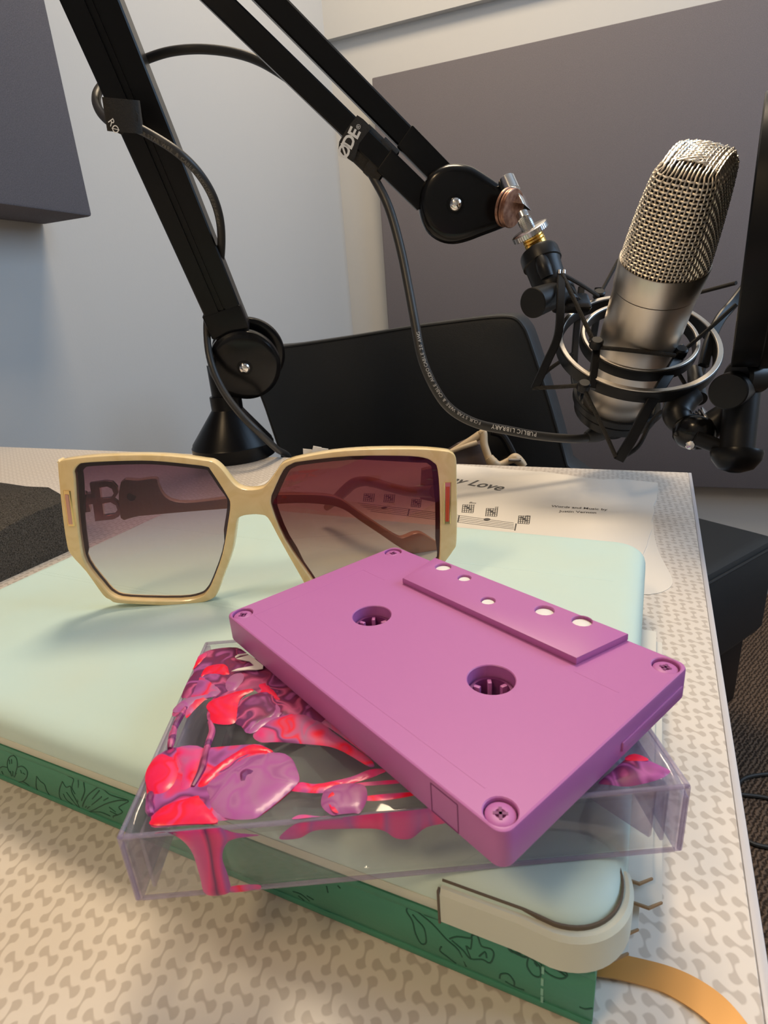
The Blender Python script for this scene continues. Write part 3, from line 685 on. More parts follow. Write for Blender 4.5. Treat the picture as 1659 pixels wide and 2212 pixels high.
paint([(680, 960), (780, 880), (900, 800), (1000, 775), (1150, 775), (1215, 860), (1235, 930), (1200, 980), (1110, 1060), (1020, 1130), (960, 1165), (820, 1165), (720, 1120), (690, 1040)], P_lil, 0.8, 3.5, .4, rip=.04)
b = B(); blob(b, kpx([(890, 950), (885, 900), (920, 875), (960, 885), (970, 905), (925, 915), (905, 975)], KH), frT, .9, 1, .7, 1.15); obj('paint_splash', b, M_cassd, lid)
paint([(315, 930), (330, 850), (400, 780), (470, 790), (520, 850), (500, 950), (420, 1020), (350, 1010)], P_red, 0.9, 3, .4)
paint([(500, 745), (660, 740), (640, 900), (610, 970), (520, 1000), (530, 900)], P_pink, 0.7, 3, .4)
paint([(620, 975), (700, 880), (850, 770), (960, 720), (1080, 760), (1000, 775), (880, 800), (760, 890), (680, 970)], P_red, 0.9, 2, .45)
paint([(350, 1170), (430, 1085), (620, 1025), (660, 1050), (735, 1150), (735, 1190), (560, 1196), (440, 1204), (350, 1200)], P_red, 0.9, 3, .4)
paint([(1180, 985), (1240, 940), (1330, 950), (1500, 925), (1659, 880), (1700, 900), (1500, 962), (1420, 985), (1370, 1005), (1250, 1000)], P_pink, 0.5, 1.2)
paint([(1370, 1030), (1400, 980), (1500, 950), (1620, 960), (1640, 1040), (1600, 1130), (1560, 1185), (1480, 1185), (1430, 1140), (1370, 1090)], P_lil, 0.9, 3, .2, rip=.04)
paint([(1405, 1050), (1430, 1010), (1460, 1010), (1440, 1080), (1470, 1140), (1430, 1120)], P_red, 0.5, 1.5, .9)
paint([(500, 530), (640, 560), (700, 600), (870, 598), (910, 545), (1000, 520), (1200, 510), (1400, 515), (1560, 510), (1590, 545), (1400, 575), (1290, 590), (1100, 600), (900, 640), (700, 640), (560, 655), (420, 670)], P_drip, 0.7, 1.6, 0, Z5)
for ps in ([(600, 320), (850, 262), (1000, 205), (1120, 210), (1050, 245), (880, 295), (660, 345)], [(900, 305), (1200, 280), (1260, 300), (940, 325)], [(950, 400), (1250, 370), (1360, 380), (1130, 425), (960, 430)]):
    paint(ps, P_pink, 0.5, 1.2, 0, Z5)
paint([(760, 560), (850, 480), (1000, 350), (1080, 325), (1150, 350), (1350, 440), (1370, 470), (1300, 520), (1150, 565), (1000, 590), (850, 575)], P_plum, 0.8, 3, 0, Z6)
paint([(1000, 345), (1080, 325), (1180, 365), (1160, 385), (1000, 380)], P_red, 0.4, 1.5, .7, Z6)
b = B()
for ps in ([(740, 245), (880, 205), (1025, 320), (1020, 350), (950, 362), (860, 362), (800, 368), (690, 378), (760, 350), (900, 325), (930, 318), (880, 272)], [(725, 225), (760, 200), (850, 188), (860, 196), (780, 212), (735, 236)]):
    c = [(az(360 + x / 4.88, 1380 + y / 4.88, 30 + KH) - KO) for x, y in ps]; plate(b, [(p.dot(KE), p.dot(KN)) for p in c][::-1], [], 0.9, 1.15, frT)
obj('paint_gap', b, M_white, lid)  # gap in the paint; the light seen through it is painted white
# the drip running over the front edge and down the front wall
frF = (KO - KN * 0.02, KE, UZ, -KN)
def fpx(ps, ox=200, oy=1350, s=2.765):
    out = []
    for x, y in ps:
        p = apl(ox + x / s, oy + y / s, KO, KN) - KO; out.append((p.dot(KE), min(max(p.z, 0.15), KH - .1)))
    return out
def paintf(ps, m, h, wd, zm=(200, 1350, 2.765)):
    b = B(); blob(b, fpx(ps, *zm), frF, h, wd, 1.0, 0, .05); return obj('paint_drip', b, m, lid, smooth=60)
paintf([(360, 1190), (600, 1160), (740, 1150), (760, 1200), (850, 1240), (1000, 1255), (860, 1275), (800, 1305), (775, 1390), (810, 1500), (828, 1645), (690, 1655), (640, 1500), (600, 1370), (540, 1290), (440, 1215)], P_drip, 0.9, 2.5)
paintf([(830, 1560), (990, 1550), (1005, 1590), (980, 1610), (830, 1640)], P_pink, 0.5, 1.2)
paintf([(340, 700), (450, 600), (560, 575), (700, 560), (1000, 500), (1300, 470), (1560, 440), (1600, 570), (1400, 620), (1290, 700), (1180, 700), (1100, 650), (1000, 630), (700, 635), (580, 650), (480, 700)], P_drip, 0.7, 2, Z5)

# ================================================================ CASSETTE
cx_ = Vector((-46.75, 117.1, 0)); CE_ = Vector((0.8985, -0.439, 0)).normalized(); CN_ = Vector((-CE_.y, CE_.x, 0))
CO = cx_ - CE_ * 50.2 - CN_ * 31.9; ZT = 56.0; ZB = 47.15 + 0.9
frC = (CO, CE_, CN_, UZ)
def cxy(u, v, z=ZT): p = az(u, v, z) - CO; return (p.dot(CE_), p.dot(CN_))
def cpt(x, y, z): return CO + CE_ * x + CN_ * y + UZ * z
tape = thing('cassette_tape', 'orchid purple audio cassette resting askew on the painted clear case', 'cassette', cpt(50.2, 31.9, ZB))
def crc(x, y, r, n=28): return [(x + r * math.cos(2 * math.pi * i / n), y + r * math.sin(2 * math.pi * i / n)) for i in range(n)]
h1, h2 = cxy(803, 1329), cxy(1061, 1467)
heads = [cxy(u, v, ZT + 1.9) for u, v in ((957, 1224), (1003, 1248), (1054, 1297), (1176, 1318), (1257, 1341))]
screws = [(3.6, 3.6), (3.6, 60.0), (96.8, 60.0), (96.8, 3.6)]
out = [(x + 50.2, y + 31.9) for x, y in rrect(50.2, 31.9, 2.6, 5)]
b = B()
plate(b, out, [crc(*h1, 5.3), crc(*h2, 5.3)] + [crc(*h, 2.5 if i not in (1, 2) else 2.0, 16) for i, h in enumerate(heads)] + [crc(*s, 2.9, 20) for s in screws], ZB, ZT, (CO, CE_, CN_, UZ), 0.55, hbev=0.2)
body = obj('body', b, M_cass, tape)
# raised head section on both faces
tz = [cxy(868, 1249, ZT + 1.9), cxy(1247, 1420, ZT + 1.9), cxy(1354, 1371, ZT + 1.9), cxy(918, 1199, ZT + 1.9)]
ly = (tz[0][1] + tz[1][1]) / 2
trap = [(tz[0][0], ly), (tz[1][0], ly), (tz[2][0], 63.5), (tz[0][0] - 3.2, 63.5)]
trap = [(t_[0], t_[1]) for t_ in trap]
b = B(); plate(b, trap, [crc(*h, 2.5 if i not in (1, 2) else 2.0, 16) for i, h in enumerate(heads)], ZT - .05, ZT + 1.9, frC, 0.3, hbev=0.15); obj('head_section', b, M_cass, body)
for i, h in enumerate(heads):
    b = B(); lathe(b, cpt(h[0], h[1], ZT - 1.0), UZ, [(0, 2.4 if i not in (1, 2) else 1.9), (2.0, 2.4 if i not in (1, 2) else 1.9), (2.3, 1.6)], 18); obj('white_insert', b, M_white, tape, label='white insert in a head hole')  # white insert added in each head hole
b = B(); plate(b, trap, [crc(*h, 2.2, 16) for h in heads], ZB - .85, ZB + .05, frC, 0.25); obj('head_section', b, M_cass, body)
# label recess outline
b = B()
lx0, lx1, ly0 = cxy(795, 1225)[0], cxy(1362, 1483)[0], ly - 4.5
for p, q in (((7, ly - 2.2), (tz[0][0] - 6, ly - 2.2)), ((tz[1][0] + 1, ly - 2.2), (94.5, ly - 2.2)), ((7, 5.5), (7, ly - 2.2)), ((7, 5.5), (92, 5.5))):
    tube(b, [cpt(*p, ZT - .02), cpt(*q, ZT - .02)], 0, flat=(0.22, 0.05), nrm=UZ, smooth=False)
obj('label_outline', b, M_cass, body)
for sx, sy in screws:
    b = B(); lathe(b, cpt(sx, sy, ZT - 2.2), UZ, [(0, 2.6), (1.4, 2.6), (1.7, 2.2), (1.7, 1.0), (1.2, 0.7), (1.2, 0.01)], 22); sc = obj('screw', b, M_cass, tape)
    b = B()
    a0 = random.uniform(0, 1.5)
    for k in (0, 1):
        d = CE_ * math.cos(a0 + k * math.pi / 2) + CN_ * math.sin(a0 + k * math.pi / 2); box(b, cpt(sx, sy, ZT - .55), (2.5, 0.55, 0.3), d, UZ.cross(d), UZ)
    obj('cross_slot', b, M_cassd, sc)
for hx, hy in (h1, h2):
    b = B(); n = 32
    lathe(b, cpt(hx, hy, ZB + .4), UZ, [(0, 5.2), (4.3, 5.2), (4.6, 4.9), (4.6, 4.2), (0.3, 4.1), (0, 4.3)], n, (False, False)); hub = obj('hub', b, M_cassd, tape)
    b = B()
    for k in range(6):
        a = math.pi * k / 3 + .3; d = CE_ * math.cos(a) + CN_ * math.sin(a); box(b, cpt(hx, hy, ZB + 2.6) + d * 3.5, (1.7, 1.0, 4.6), d, UZ.cross(d), UZ, .2)
    obj('hub_teeth', b, M_cass, hub)
b = B()                                         # write-protect tab outlines and side marks on the spine
for x0, x1 in ((84, 90.5),):
    for p, q in (((x0, ZB + .6), (x0, ZT - .9)), ((x1, ZB + .6), (x1, ZT - .9)), ((x0, ZT - .9), (x1, ZT - .9)), ((x0, ZB + .6), (x1, ZB + .6))):
        tube(b, [cpt(p[0], -.02, p[1]), cpt(q[0], -.02, q[1])], 0, flat=(.12, .06), nrm=CN_, smooth=False)
obj('write_tab', b, M_cassd, body)
b = B(); box(b, cpt(100.5, 48, ZB + 3.2), (0.5, 25, 2.2), CE_, CN_, UZ, .2); obj('side_ledge', b, M_cass, body)
# ================================================================ SUNGLASSES
GX = Vector((0.9007, 0.4345, 0)); GN = Vector((0.4345, -0.9007, 0)); GO = Vector((-163.15, 147.1, 30))
frG = (GO, GX, UZ, GN)
def g2(u, v, off=0.0): p = apl(u, v, GO + GN * off, GN) - GO; return (p.dot(GX), p.z)
def gp(u, v, off): return apl(u, v, GO + GN * off, GN)
sg = thing('sunglasses', 'cream oversized sunglasses with dark gradient lenses standing on the tablet', 'sunglasses', (-120, 168, 30))
outer = [(123, 1003), (128, 997), (140, 993), (200, 986), (290, 982.5), (370, 985), (440, 994), (460, 998), (478, 1012), (500, 1040), (515, 1053), (535, 1058), (560, 1056), (574, 1048), (590, 1028), (606, 1005), (622, 996), (650, 988), (720, 976), (800, 970), (900, 969.5), (960, 974), (977, 979), (985.5, 990), (987, 1020), (988, 1080), (987, 1170), (980, 1190), (955, 1225), (920, 1275), (900, 1296), (880, 1303), (800, 1309), (720, 1309), (690, 1305), (668, 1286), (655, 1258), (622, 1200), (600, 1160), (578, 1120), (560, 1113), (540, 1113), (520, 1117), (511, 1130), (502, 1190), (482, 1247), (468, 1285), (454, 1297), (430, 1304), (386, 1309), (320, 1308), (252, 1304), (237, 1297), (221, 1286), (185, 1236), (151, 1198), (142, 1172), (132, 1100)]
holeL = [(161, 1034), (159, 1018), (168, 1005), (183, 1000), (252, 996.5), (328, 996), (404, 1003), (445, 1008.5), (456, 1018), (490, 1071), (497, 1091), (492, 1132), (480, 1198), (459, 1256), (446, 1279), (429, 1291), (386, 1298), (277, 1296), (242, 1287), (219, 1264), (184, 1218), (173, 1172), (165, 1100)]
holeR = [(629, 1003), (651, 997), (754, 986), (865, 985), (915, 989), (936, 999), (946, 1016), (951, 1089), (950, 1199), (943, 1218), (912, 1268), (898, 1286), (876, 1294), (800, 1298), (740, 1297), (705, 1292), (688, 1274), (668, 1245), (615, 1166), (588, 1100), (585, 1078), (591, 1060), (612, 1016)]
O2 = [g2(*p) for p in outer]; HL = [g2(*p) for p in holeL]; HR = [g2(*p) for p in holeR]
zmin = min(p[1] for p in O2); O2 = [(x, y - zmin + .05 if y - zmin < .2 else y) for x, y in O2]
def dens(p): return [tuple(q[:2]) for q in closed([Vector((a, c, 0)) for a, c in p], 3)]
b = B(); plate(b, dens(O2), [dens(HL), dens(HR)], -5.2, 0, frG, 0.8, hbev=0.35)
frame = obj('frame', b, M_cream, sg)
LL = inset(dens(HL), -0.5); LR = inset(dens(HR), -0.5)
def lensobj(nm, L, m):
    b = B(); plate(b, L, [], -2.6, -1.2, frG); l = obj(nm, b, m, sg)
    b = B(); inn = inset(L, 1.9); o_, ex, ey, ez = frG
    loft(b, [[o_ + ex * p[0] + ey * p[1] + ez * z for p in r] for r, z in ((L, -2.7), (inn, -3.0), (inset(L, 1.7), -4.4), (L, -4.6))], False, False)
    return l, b
for nm, L, m, lb in (('lens', LL, M_lensL, 'grey violet gradient lens'), ('lens', LR, M_lensR, 'gradient lens with a red reflection in its tint')):
    l, b = lensobj(nm, L, m); l['label'] = lb
    zc = sum(p[1] for p in L) / len(L)
    b.free()
    # dark bevel running round the lens edge, drawn by the upper and side groove
    b = B(); n = len(L)
    wdt = lambda p: 1.9 if p[1] > zc - 6 else 0.9
    i1 = inset(L, 1.0)
    o_, ex, ey, ez = frG
    inner = []
    for p, q in zip(L, i1):
        k = 2.0 if p[1] > zc + 12 else (1.6 if p[1] > zc - 8 else 0.7); v = (Vector(q) - Vector(p)); v = v.normalized() * (k + .5) if v.length > 1e-6 else v
        inner.append((p[0] + v.x, p[1] + v.y))
    loft(b, [[o_ + ex * p[0] + ey * p[1] + ez * z for p in r] for r, z in ((L, -2.7), (inner, -2.75), (inner, -3.2), (L, -3.2))], False, False)
    obj('lens_bevel', b, M_lensE, l)
# gold inlays on the frame front
for (u0, v0), (u1, v1), c in (((144, 1060), (154, 1136), M_rose), ((967, 1042), (966, 1131), M_red)):
    p, q = gp(u0, v0, 0.1), gp(u1, v1, 0.1); b = B()
    tube(b, [p - GN * .6, p * .5 + q * .5 - GN * .6, q - GN * .6], 0, flat=(1.35, .9), nrm=GN); g = obj('gold_inlay', b, M_gold, frame)
    b = B(); d = (q - p); tube(b, [p + d * .1, q - d * .06], 0, flat=(0.75, .5), nrm=GN, smooth=False); obj('inlay_centre', b, c, g)
# left temple: swings back and across, its tip resting on the tablet
HG = gp(190, 1085, -6); TP = az(905, 1186, 31.2)
TE = (TP - HG); TE.z = 0; TE.normalize(); TNn = Vector((TE.y, -TE.x, 0))
def tp(u, v, off=0.0): return apl(u, v, HG + TNn * off, TNn)
frTm = (HG, TE, UZ, TNn)
def t2(u, v): p = tp(u, v) - HG; return (p.dot(TE), p.z)
tm = [(262, 1040), (300, 1035), (338, 1031), (344, 1046), (356, 1068), (378, 1080), (420, 1082), (500, 1072), (560, 1066), (640, 1065), (700, 1067), (735, 1076), (775, 1104), (820, 1134), (858, 1157), (872, 1158), (892, 1150), (908, 1149), (925, 1158), (945, 1172), (958, 1188), (940, 1199), (905, 1197), (868, 1184), (820, 1152), (775, 1122), (740, 1098), (700, 1088), (640, 1085), (560, 1090), (500, 1096), (400, 1104), (300, 1113), (262, 1117)]
T2 = [t2(*p) for p in tm]; b = B(); plate(b, dens(T2)[::-1], [], -2.2, 1.8, frTm, 0.7)
zt = 30.15
for v in b.verts:
    if v.co.z < zt: v.co.z = zt
tl = obj('temple', b, M_temple, sg)
# B emblem, hinge and rivet of the left temple
def poly_t(ps): return [t2(*p) for p in ps]
Bo = [(195, 1042), (228, 1037), (244, 1039), (254, 1050), (256, 1064), (248, 1076), (260, 1086), (264, 1102), (258, 1114), (246, 1120), (207, 1124), (203, 1094), (199, 1070)]
Bh1 = [(217, 1052), (232, 1049), (243, 1054), (247, 1064), (240, 1074), (220, 1076)]; Bh2 = [(223, 1086), (240, 1083), (252, 1090), (255, 1100), (247, 1109), (226, 1112)]
b = B(); plate(b, poly_t(Bo)[::-1], [poly_t(Bh1)[::-1], poly_t(Bh2)[::-1]], -1.2, 1.4, frTm, 0.25, hbev=.15); obj('emblem', b, M_rose, tl)
b = B(); box(b, tp(192, 1076), (6, 4, 4.2), TE, TNn, UZ, .4); box(b, tp(180, 1084, 0), (4, 3, 8), TE, TNn, UZ, .4); cyl(b, tp(185, 1070), tp(185, 1095), 1.1); obj('hinge', b, M_rose, tl)
b = B(); cyl(b, tp(284, 1073, 1.7), tp(284, 1073, 2.1), 1.6); obj('rivet', b, M_lensE, tl)
# right temple folds in behind
pr = [gp(940, 1062, -7), gp(915, 1062, -16), gp(885, 1062, -30), gp(840, 1052, -42), gp(795, 1040, -52), gp(765, 1044, -60), gp(745, 1060, -66), gp(722, 1082, -72), gp(705, 1097, -76)]
b = B(); tube(b, pr, [2.6, 2.4, 2.2, 2.1, 2.3, 2.6, 2.7, 2.4, 1.6], 12, 6)
zz = [gp(950, 1008, -7), gp(946, 1086, -7), gp(908, 1078, -18), gp(912, 1016, -18)]
loft(b, [[p for p in zz], [p - GN * 3.5 for p in zz]]); tr = obj('temple', b, M_temple, sg)

# ================================================================ BAG OF FELT ON THE LEFT
b = B()
pr_ = [(-0.5, 0), (-1, 10), (-1.5, 22), (0, 32), (4, 38), (12, 40.5), (30, 41), (48, 39), (56, 36.4), (64, 33), (72, 33.6), (80, 36), (90, 36.4), (106, 34), (120, 29), (133, 20), (138, 8), (138, 0)]
rings = []
for i in range(13):
    f = i / 12; x = -600 + 264 * f; sh = 1 - max(0, (f - .93) / .07) * .22; ins = max(0, (f - .9) / .1) * 5
    rings.append([Vector((x, 240 - min(max(y, ins), 138 - ins) + 0.0, z * sh * (1 + .02 * math.sin(i * 1.7 + y * .05)))) for y, z in pr_])
loft(b, rings)
o = obj('felt_bag', b, M_foam, None, (-470, 170, 0), 60); tag(o, 'dark charcoal felt bag lying at the left end of the desk', 'bag')

# ================================================================ BACK CHAIR
ch = thing('office_chair', 'black leather office chair pushed in behind the far side of the desk', 'chair', (-330, 600, FL))
CY = 735
def cpl(u, v, y=CY): p = apl(u, v, (0, y, 0), Vector((0, 1, 0))); return (p.x, p.z)
bo = [(532, 775), (560, 752), (618, 745), (740, 727), (880, 704), (1000, 688), (1060, 681), (1098, 680), (1117, 686), (1132, 702), (1146, 732), (1190, 868), (1228, 1005), (1240, 1060), (640, 1070), (604, 985), (570, 885)]
frB = (Vector((0, CY, 0)), Vector((1, 0, 0)), UZ, Vector((0, -1, 0)))
b = B(); bo2 = dens([cpl(*p) for p in bo]); plate(b, bo2, [], -58, 0, frB, 9); back = obj('backrest', b, M_leath, ch)
b = B(); e2 = inset(bo2, 7.5); o_, ex, ey, ez = frB
pts = [o_ + ex * p[0] + ey * p[1] + ez * (-3.5) for p in inset(bo2, 3.0)]; n = len(pts)
rg = []
for i in range(n):
    d = (pts[(i + 1) % n] - pts[i - 1]).normalized(); a = d.cross(ez); rg.append(circ(pts[i], a, ez, 2.6, 8))
rg.append(rg[0]); loft(b, rg, False, False); obj('piping', b, M_leath, back)
b = B(); box(b, (-330, 560, FL + 430), (440, 400, 70), bev=26); obj('seat', b, M_leath, ch)
b = B(); box(b, (-330, 772, FL + 560), (60, 14, 330), bev=4); obj('back_bracket', b, M_leg, ch)
b = B(); cyl(b, (-330, 570, FL + 60), (-330, 570, FL + 395), 28); obj('gas_column', b, M_leg, ch)
for k in range(5):
    a = 2 * math.pi * k / 5 + .4; d = Vector((math.cos(a), math.sin(a), 0)); b = B()
    tube(b, [Vector((-330, 570, FL + 85)) + d * 20, Vector((-330, 570, FL + 60)) + d * 240], 0, flat=(22, 12), nrm=UZ, smooth=False); lg = obj('leg', b, M_leg, ch)
    b = B(); c = Vector((-330, 570, FL + 26)) + d * 240; cyl(b, c - UZ.cross(d) * 12, c + UZ.cross(d) * 12, 25); obj('castor', b, M_plas, lg)

# handbag standing on the chair seat
hb = thing('handbag', 'tan framed brown handbag with black round handle behind the desk', 'handbag', (-175, 560, FL + 466))
b = B(); A = lambda u, v, d=655: ad(u, v, d)
zb = FL + 466
def down(p, z): return Vector((p.x, p.y, z))
q1, q2, q3, q4 = A(905, 1010), A(985, 958), A(1036, 960), A(1060, 1015)
loft(b, [[down(q1, zb), down(q4, zb), down(q4, zb) + Vector((8, 60, 0)), down(q1, zb) + Vector((8, 60, 0))], [q1, q4, q4 + Vector((8, 60, 0)), q1 + Vector((8, 60, 0))], [q2, q3, q3 + Vector((8, 40, 0)), q2 + Vector((8, 40, 0))]])
bagb = obj('body', b, M_brown, hb)
b = B()
for ps, r in (([A(965, 980, 650), A(1000, 962, 650), A(1036, 940, 648), A(1041, 936, 648)], [2, 4, 5, 3]), ([A(1036, 938, 645), A(1044, 935, 645), A(1046, 960, 645), A(1054, 985, 645), A(1062, 1006, 645)], [3, 4.5, 4.5, 4.5, 5]),
    ([A(1030, 956, 645), A(1000, 966, 645), A(970, 978, 648)], [3, 2.6, 2]), ([A(1056, 988, 640), A(1066, 1000, 640), A(1080, 1004, 640), A(1098, 996, 640), A(1112, 990, 640), A(1124, 998, 640), A(1132, 1008, 640)], [5, 6, 4, 4, 6, 5, 4])):
    tube(b, ps, r, 10, 6)
for x0, p, q in ((0, (975, 973), (1034, 939)),): pass
obj('frame', b, M_tan, bagb, label='tan leather frame')
b = B(); tube(b, [A(1045, 985, 665), A(1050, 945, 665), A(1066, 931, 668), A(1086, 938, 670), A(1102, 962, 670), A(1110, 985, 670), A(1120, 1010, 670)], 0, 8, 6, flat=(26, 2.5), nrm=None) if False else None
pc = [A(1046, 960, 660), A(1052, 938, 660), A(1068, 931, 660), A(1085, 938, 660), A(1098, 958, 660), A(1106, 980, 660), A(1112, 1002, 660), A(1050, 1004, 660)]
o_ = pc[0]; cdir = (cray(1070, 960)).normalized()
loft(b, [[p for p in closed(pc, 3)], [p + cdir * 30 for p in closed(pc, 3)]]); obj('round_handle', b, M_blkg, hb)
b = B(); tube(b, [A(1064, 932, 655), A(1084, 938, 655), A(1098, 957, 655), A(1112, 985, 655)], 3.2, 8, 6); obj('handle_trim', b, M_plas, hb)
b = B(); box(b, A(1112, 993, 634), (14, 4, 3), RX, RY, UZ, .6); obj('clasp', b, M_chr, hb)

# ================================================================ BLACK SEAT ON THE RIGHT
sc0 = Vector((222, 1112, 0)); e1 = Vector((-0.848, 0.53, 0)).normalized(); e2_ = Vector((-0.472, -0.88, 0)); e2_ = (e2_ - e1 * e2_.dot(e1)).normalized()
sl = thing('stool', 'black upholstered block seat on the carpet right of the desk', 'stool', sc0 + e1 * 250 + e2_ * 240 + UZ * FL)
cc = sc0 + e1 * 250 + e2_ * 240
b = B(); box(b, cc + UZ * (-290 - 95), (500, 480, 190), e1, e2_, UZ, 16); cu = obj('seat_cushion', b, M_leath, sl)
b = B()
for z in (-304,):
    rr = [cc + e1 * x + e2_ * y + UZ * z for x, y in rrect(251, 241, 16)]; n = len(rr); rg = []
    for i in range(n): d = (rr[(i + 1) % n] - rr[i - 1]).normalized(); rg.append(circ(rr[i], d.cross(UZ), UZ, 2.2, 6))
    rg.append(rg[0]); loft(b, rg, False, False)
obj('piping', b, M_leath, cu)
b = B(); box(b, cc + UZ * (-480 - 80), (460, 440, 160), e1, e2_, UZ, 12); obj('base', b, M_plas, sl)
for sx in (-1, 1):
    for sy in (-1, 1):
        b = B(); c = cc + e1 * 190 * sx + e2_ * 180 * sy; cyl(b, c + UZ * (FL + 1), c + UZ * -640, 22, 28); obj('foot', b, M_plas, sl)
# thin black cord on the carpet
b = B(); zf = FL + 4
cp = [(1760, 1668), (1659, 1672), (1612, 1680), (1592, 1697), (1588, 1712), (1600, 1716), (1659, 1724), (1720, 1745)]
tube(b, [az(u, v, zf) for u, v in cp], 3.4, 8, 8)
cp = [(1560, 1735), (1600, 1800), (1622, 1820), (1659, 1830), (1740, 1842)]
tube(b, [az(u, v, zf) for u, v in cp], 3.4, 8, 8)
tube(b, [az(1588, 1712, zf), az(1565, 1705, zf), az(1545, 1718, zf), az(1560, 1735, zf)], 3.4, 8, 8)
o = obj('floor_cord', b, M_rub, None, az(1600, 1720, FL)); tag(o, 'thin black cord looping over the brown carpet right of the desk', 'cord')
# ================================================================ MICROPHONE ARM
CC = az(508, 985, 0)
arm = thing('boom_arm', 'black jointed desk arm clamped at the far desk edge holding the shock mount', 'boom arm', CC)
b = B(); lathe(b, CC + UZ * .1, UZ, [(0, 40), (0.6, 41), (13, 41), (14, 40.2), (16.5, 39.5), (47, 16.5), (48.5, 15.5), (48.5, 13)], 56); bc = obj('base_cone', b, M_blk, arm)
b = B(); cyl(b, CC + UZ * 40, CC + UZ * 92, 13); cyl(b, CC + UZ * 46, CC + UZ * 62, 15.5, bev=.5); obj('swivel_post', b, M_blk, arm)
J1 = ad(530, 778, 556); vd = -(cray(530, 778)).normalized()
EL = ad(-21, -522, 335)
Lr = ad(200, 0, 400)
ld = (EL - J1).normalized()                    # lower arm direction
wa = vd.cross(ld).normalized()                 # across the beam, to the right in the picture
if wa.dot(CM.col[0]) < 0: wa = -wa
na = wa.cross(ld).normalized()
if na.dot(vd) < 0: na = -na
na = (na * math.cos(-.16) + wa * math.sin(-.16)).normalized(); wa = (wa - na * wa.dot(na)).normalized()   # turned a little so its right side shows
def disc(bm, c, ax, r, h, dome, n=64):
    lathe(bm, c - ax * h / 2, ax, [(0, r - 2), (0.6, r - .5), (1.5, r), (h - 3, r), (h - 1.2, r - .6), (h, r - 2.5)] + [(h + dome * math.sin(t_), (r - 2.5) * math.cos(t_)) for t_ in [math.radians(a) for a in (15, 30, 45, 60, 75, 88)]], n)
b = B(); disc(b, J1 + na * 13, na, 33.5, 10, 3.5); j1 = obj('joint_disc', b, M_blkg, arm)
b = B(); disc(b, J1 - na * 17 + wa * 3, na, 35.5, 7, 1); obj('rear_joint_disc', b, M_blkg, arm)
def bolt(c, ax, r, par):
    b = B(); lathe(b, c, ax, [(0, r)] + [(r * .8 * math.sin(t_), r * math.cos(t_)) for t_ in [math.radians(a) for a in (10, 25, 40, 55, 70, 82)]] + [(r * .8, .01)], 28); obj('bolt', b, M_chr, par)
    b = B(); lathe(b, c - ax * .3, ax, [(0, r * 1.35), (.7, r * 1.3), (.8, r)], 28); obj('washer', b, M_blk, par)
bolt(J1 + na * 21.4, na, 5.4, j1)
def beam(name, p, q, w0, w1, th, m, par, groove=0, rib=0):
    d = (q - p).normalized(); b = B(); r = []
    for P, w_ in ((p, w0), (q, w1)):
        h = th / 2; k = w_ / 2; c = 1.2
        pr = [(-k, h - c), (-k + c, h)]
        if groove: pr += [(-groove, h), (-groove, h - 2.2), (-groove * .45, h - 2.2), (-groove * .45, h - 1.0), (groove * .45, h - 1.0), (groove * .45, h - 2.2), (groove, h - 2.2), (groove, h)]
        pr += [(k - c, h), (k, h - c), (k, -h + c), (k - c, -h), (-k + c, -h), (-k, -h + c)]
        r.append([P + wa_ * x + na_ * y for x, y in pr])
    loft(b, r); return obj(name, b, m, par)
wa_, na_ = wa, na
lo = beam('lower_beam', J1 + ld * 30, J1 + (EL - J1) * .97, 33, 40, 26, M_blk, arm, groove=3.4)
b = B(); box(b, J1 + ld * 42 - wa * 1.0, (35.5, 22, 26.8), wa, ld, na, 1.2); obj('beam_collar', b, M_blk, arm)
# upper arm: two parallel bars
HD = ad(978, 442, 430)
vu = -(cray(978, 442)).normalized(); ud = (EL - HD).normalized()
wu = vu.cross(ud).normalized()
if wu.dot(CM.col[0]) < 0: wu = -wu
nu = wu.cross(ud).normalized()
if nu.dot(vu) < 0: nu = -nu
nu = (nu + wu * .12).normalized(); wu = (wu - nu * wu.dot(nu)).normalized()
wa_, na_ = wu, nu
def atv(u, v, dA): return ad(u, v, dA)
def dep(f): return 1 / (1 / 430 * (1 - f) + 1 / 383 * f)
b1a, b1b = ad(931, 446, dep(.0)), ad(470, 0, dep(1.0)); b2a, b2b = ad(960, 384, dep(0)), ad(583, 0, dep(1.0))
bar1 = beam('upper_bar', b1a, b1a + (b1b - b1a) * 1.75, 15.2, 15.2, 11, M_blk, arm)
bar2 = beam('upper_bar', b2a, b2a + (b2b - b2a) * 1.75, 15.2, 15.2, 11, M_blk, arm)
for pa, pb in ((b1a, b1b), (b2a, b2b)):
    dd = (pb - pa).normalized(); b = B(); box(b, pa + dd * (26 if pa is b1a else 20) , (17.2, 40, 12.5), wu, dd, nu, 1); obj('bar_end_sleeve', b, M_blk, arm)
b = B(); disc(b, EL - na * 4, na, 36, 34, 3); obj('elbow_disc', b, M_blkg, arm)
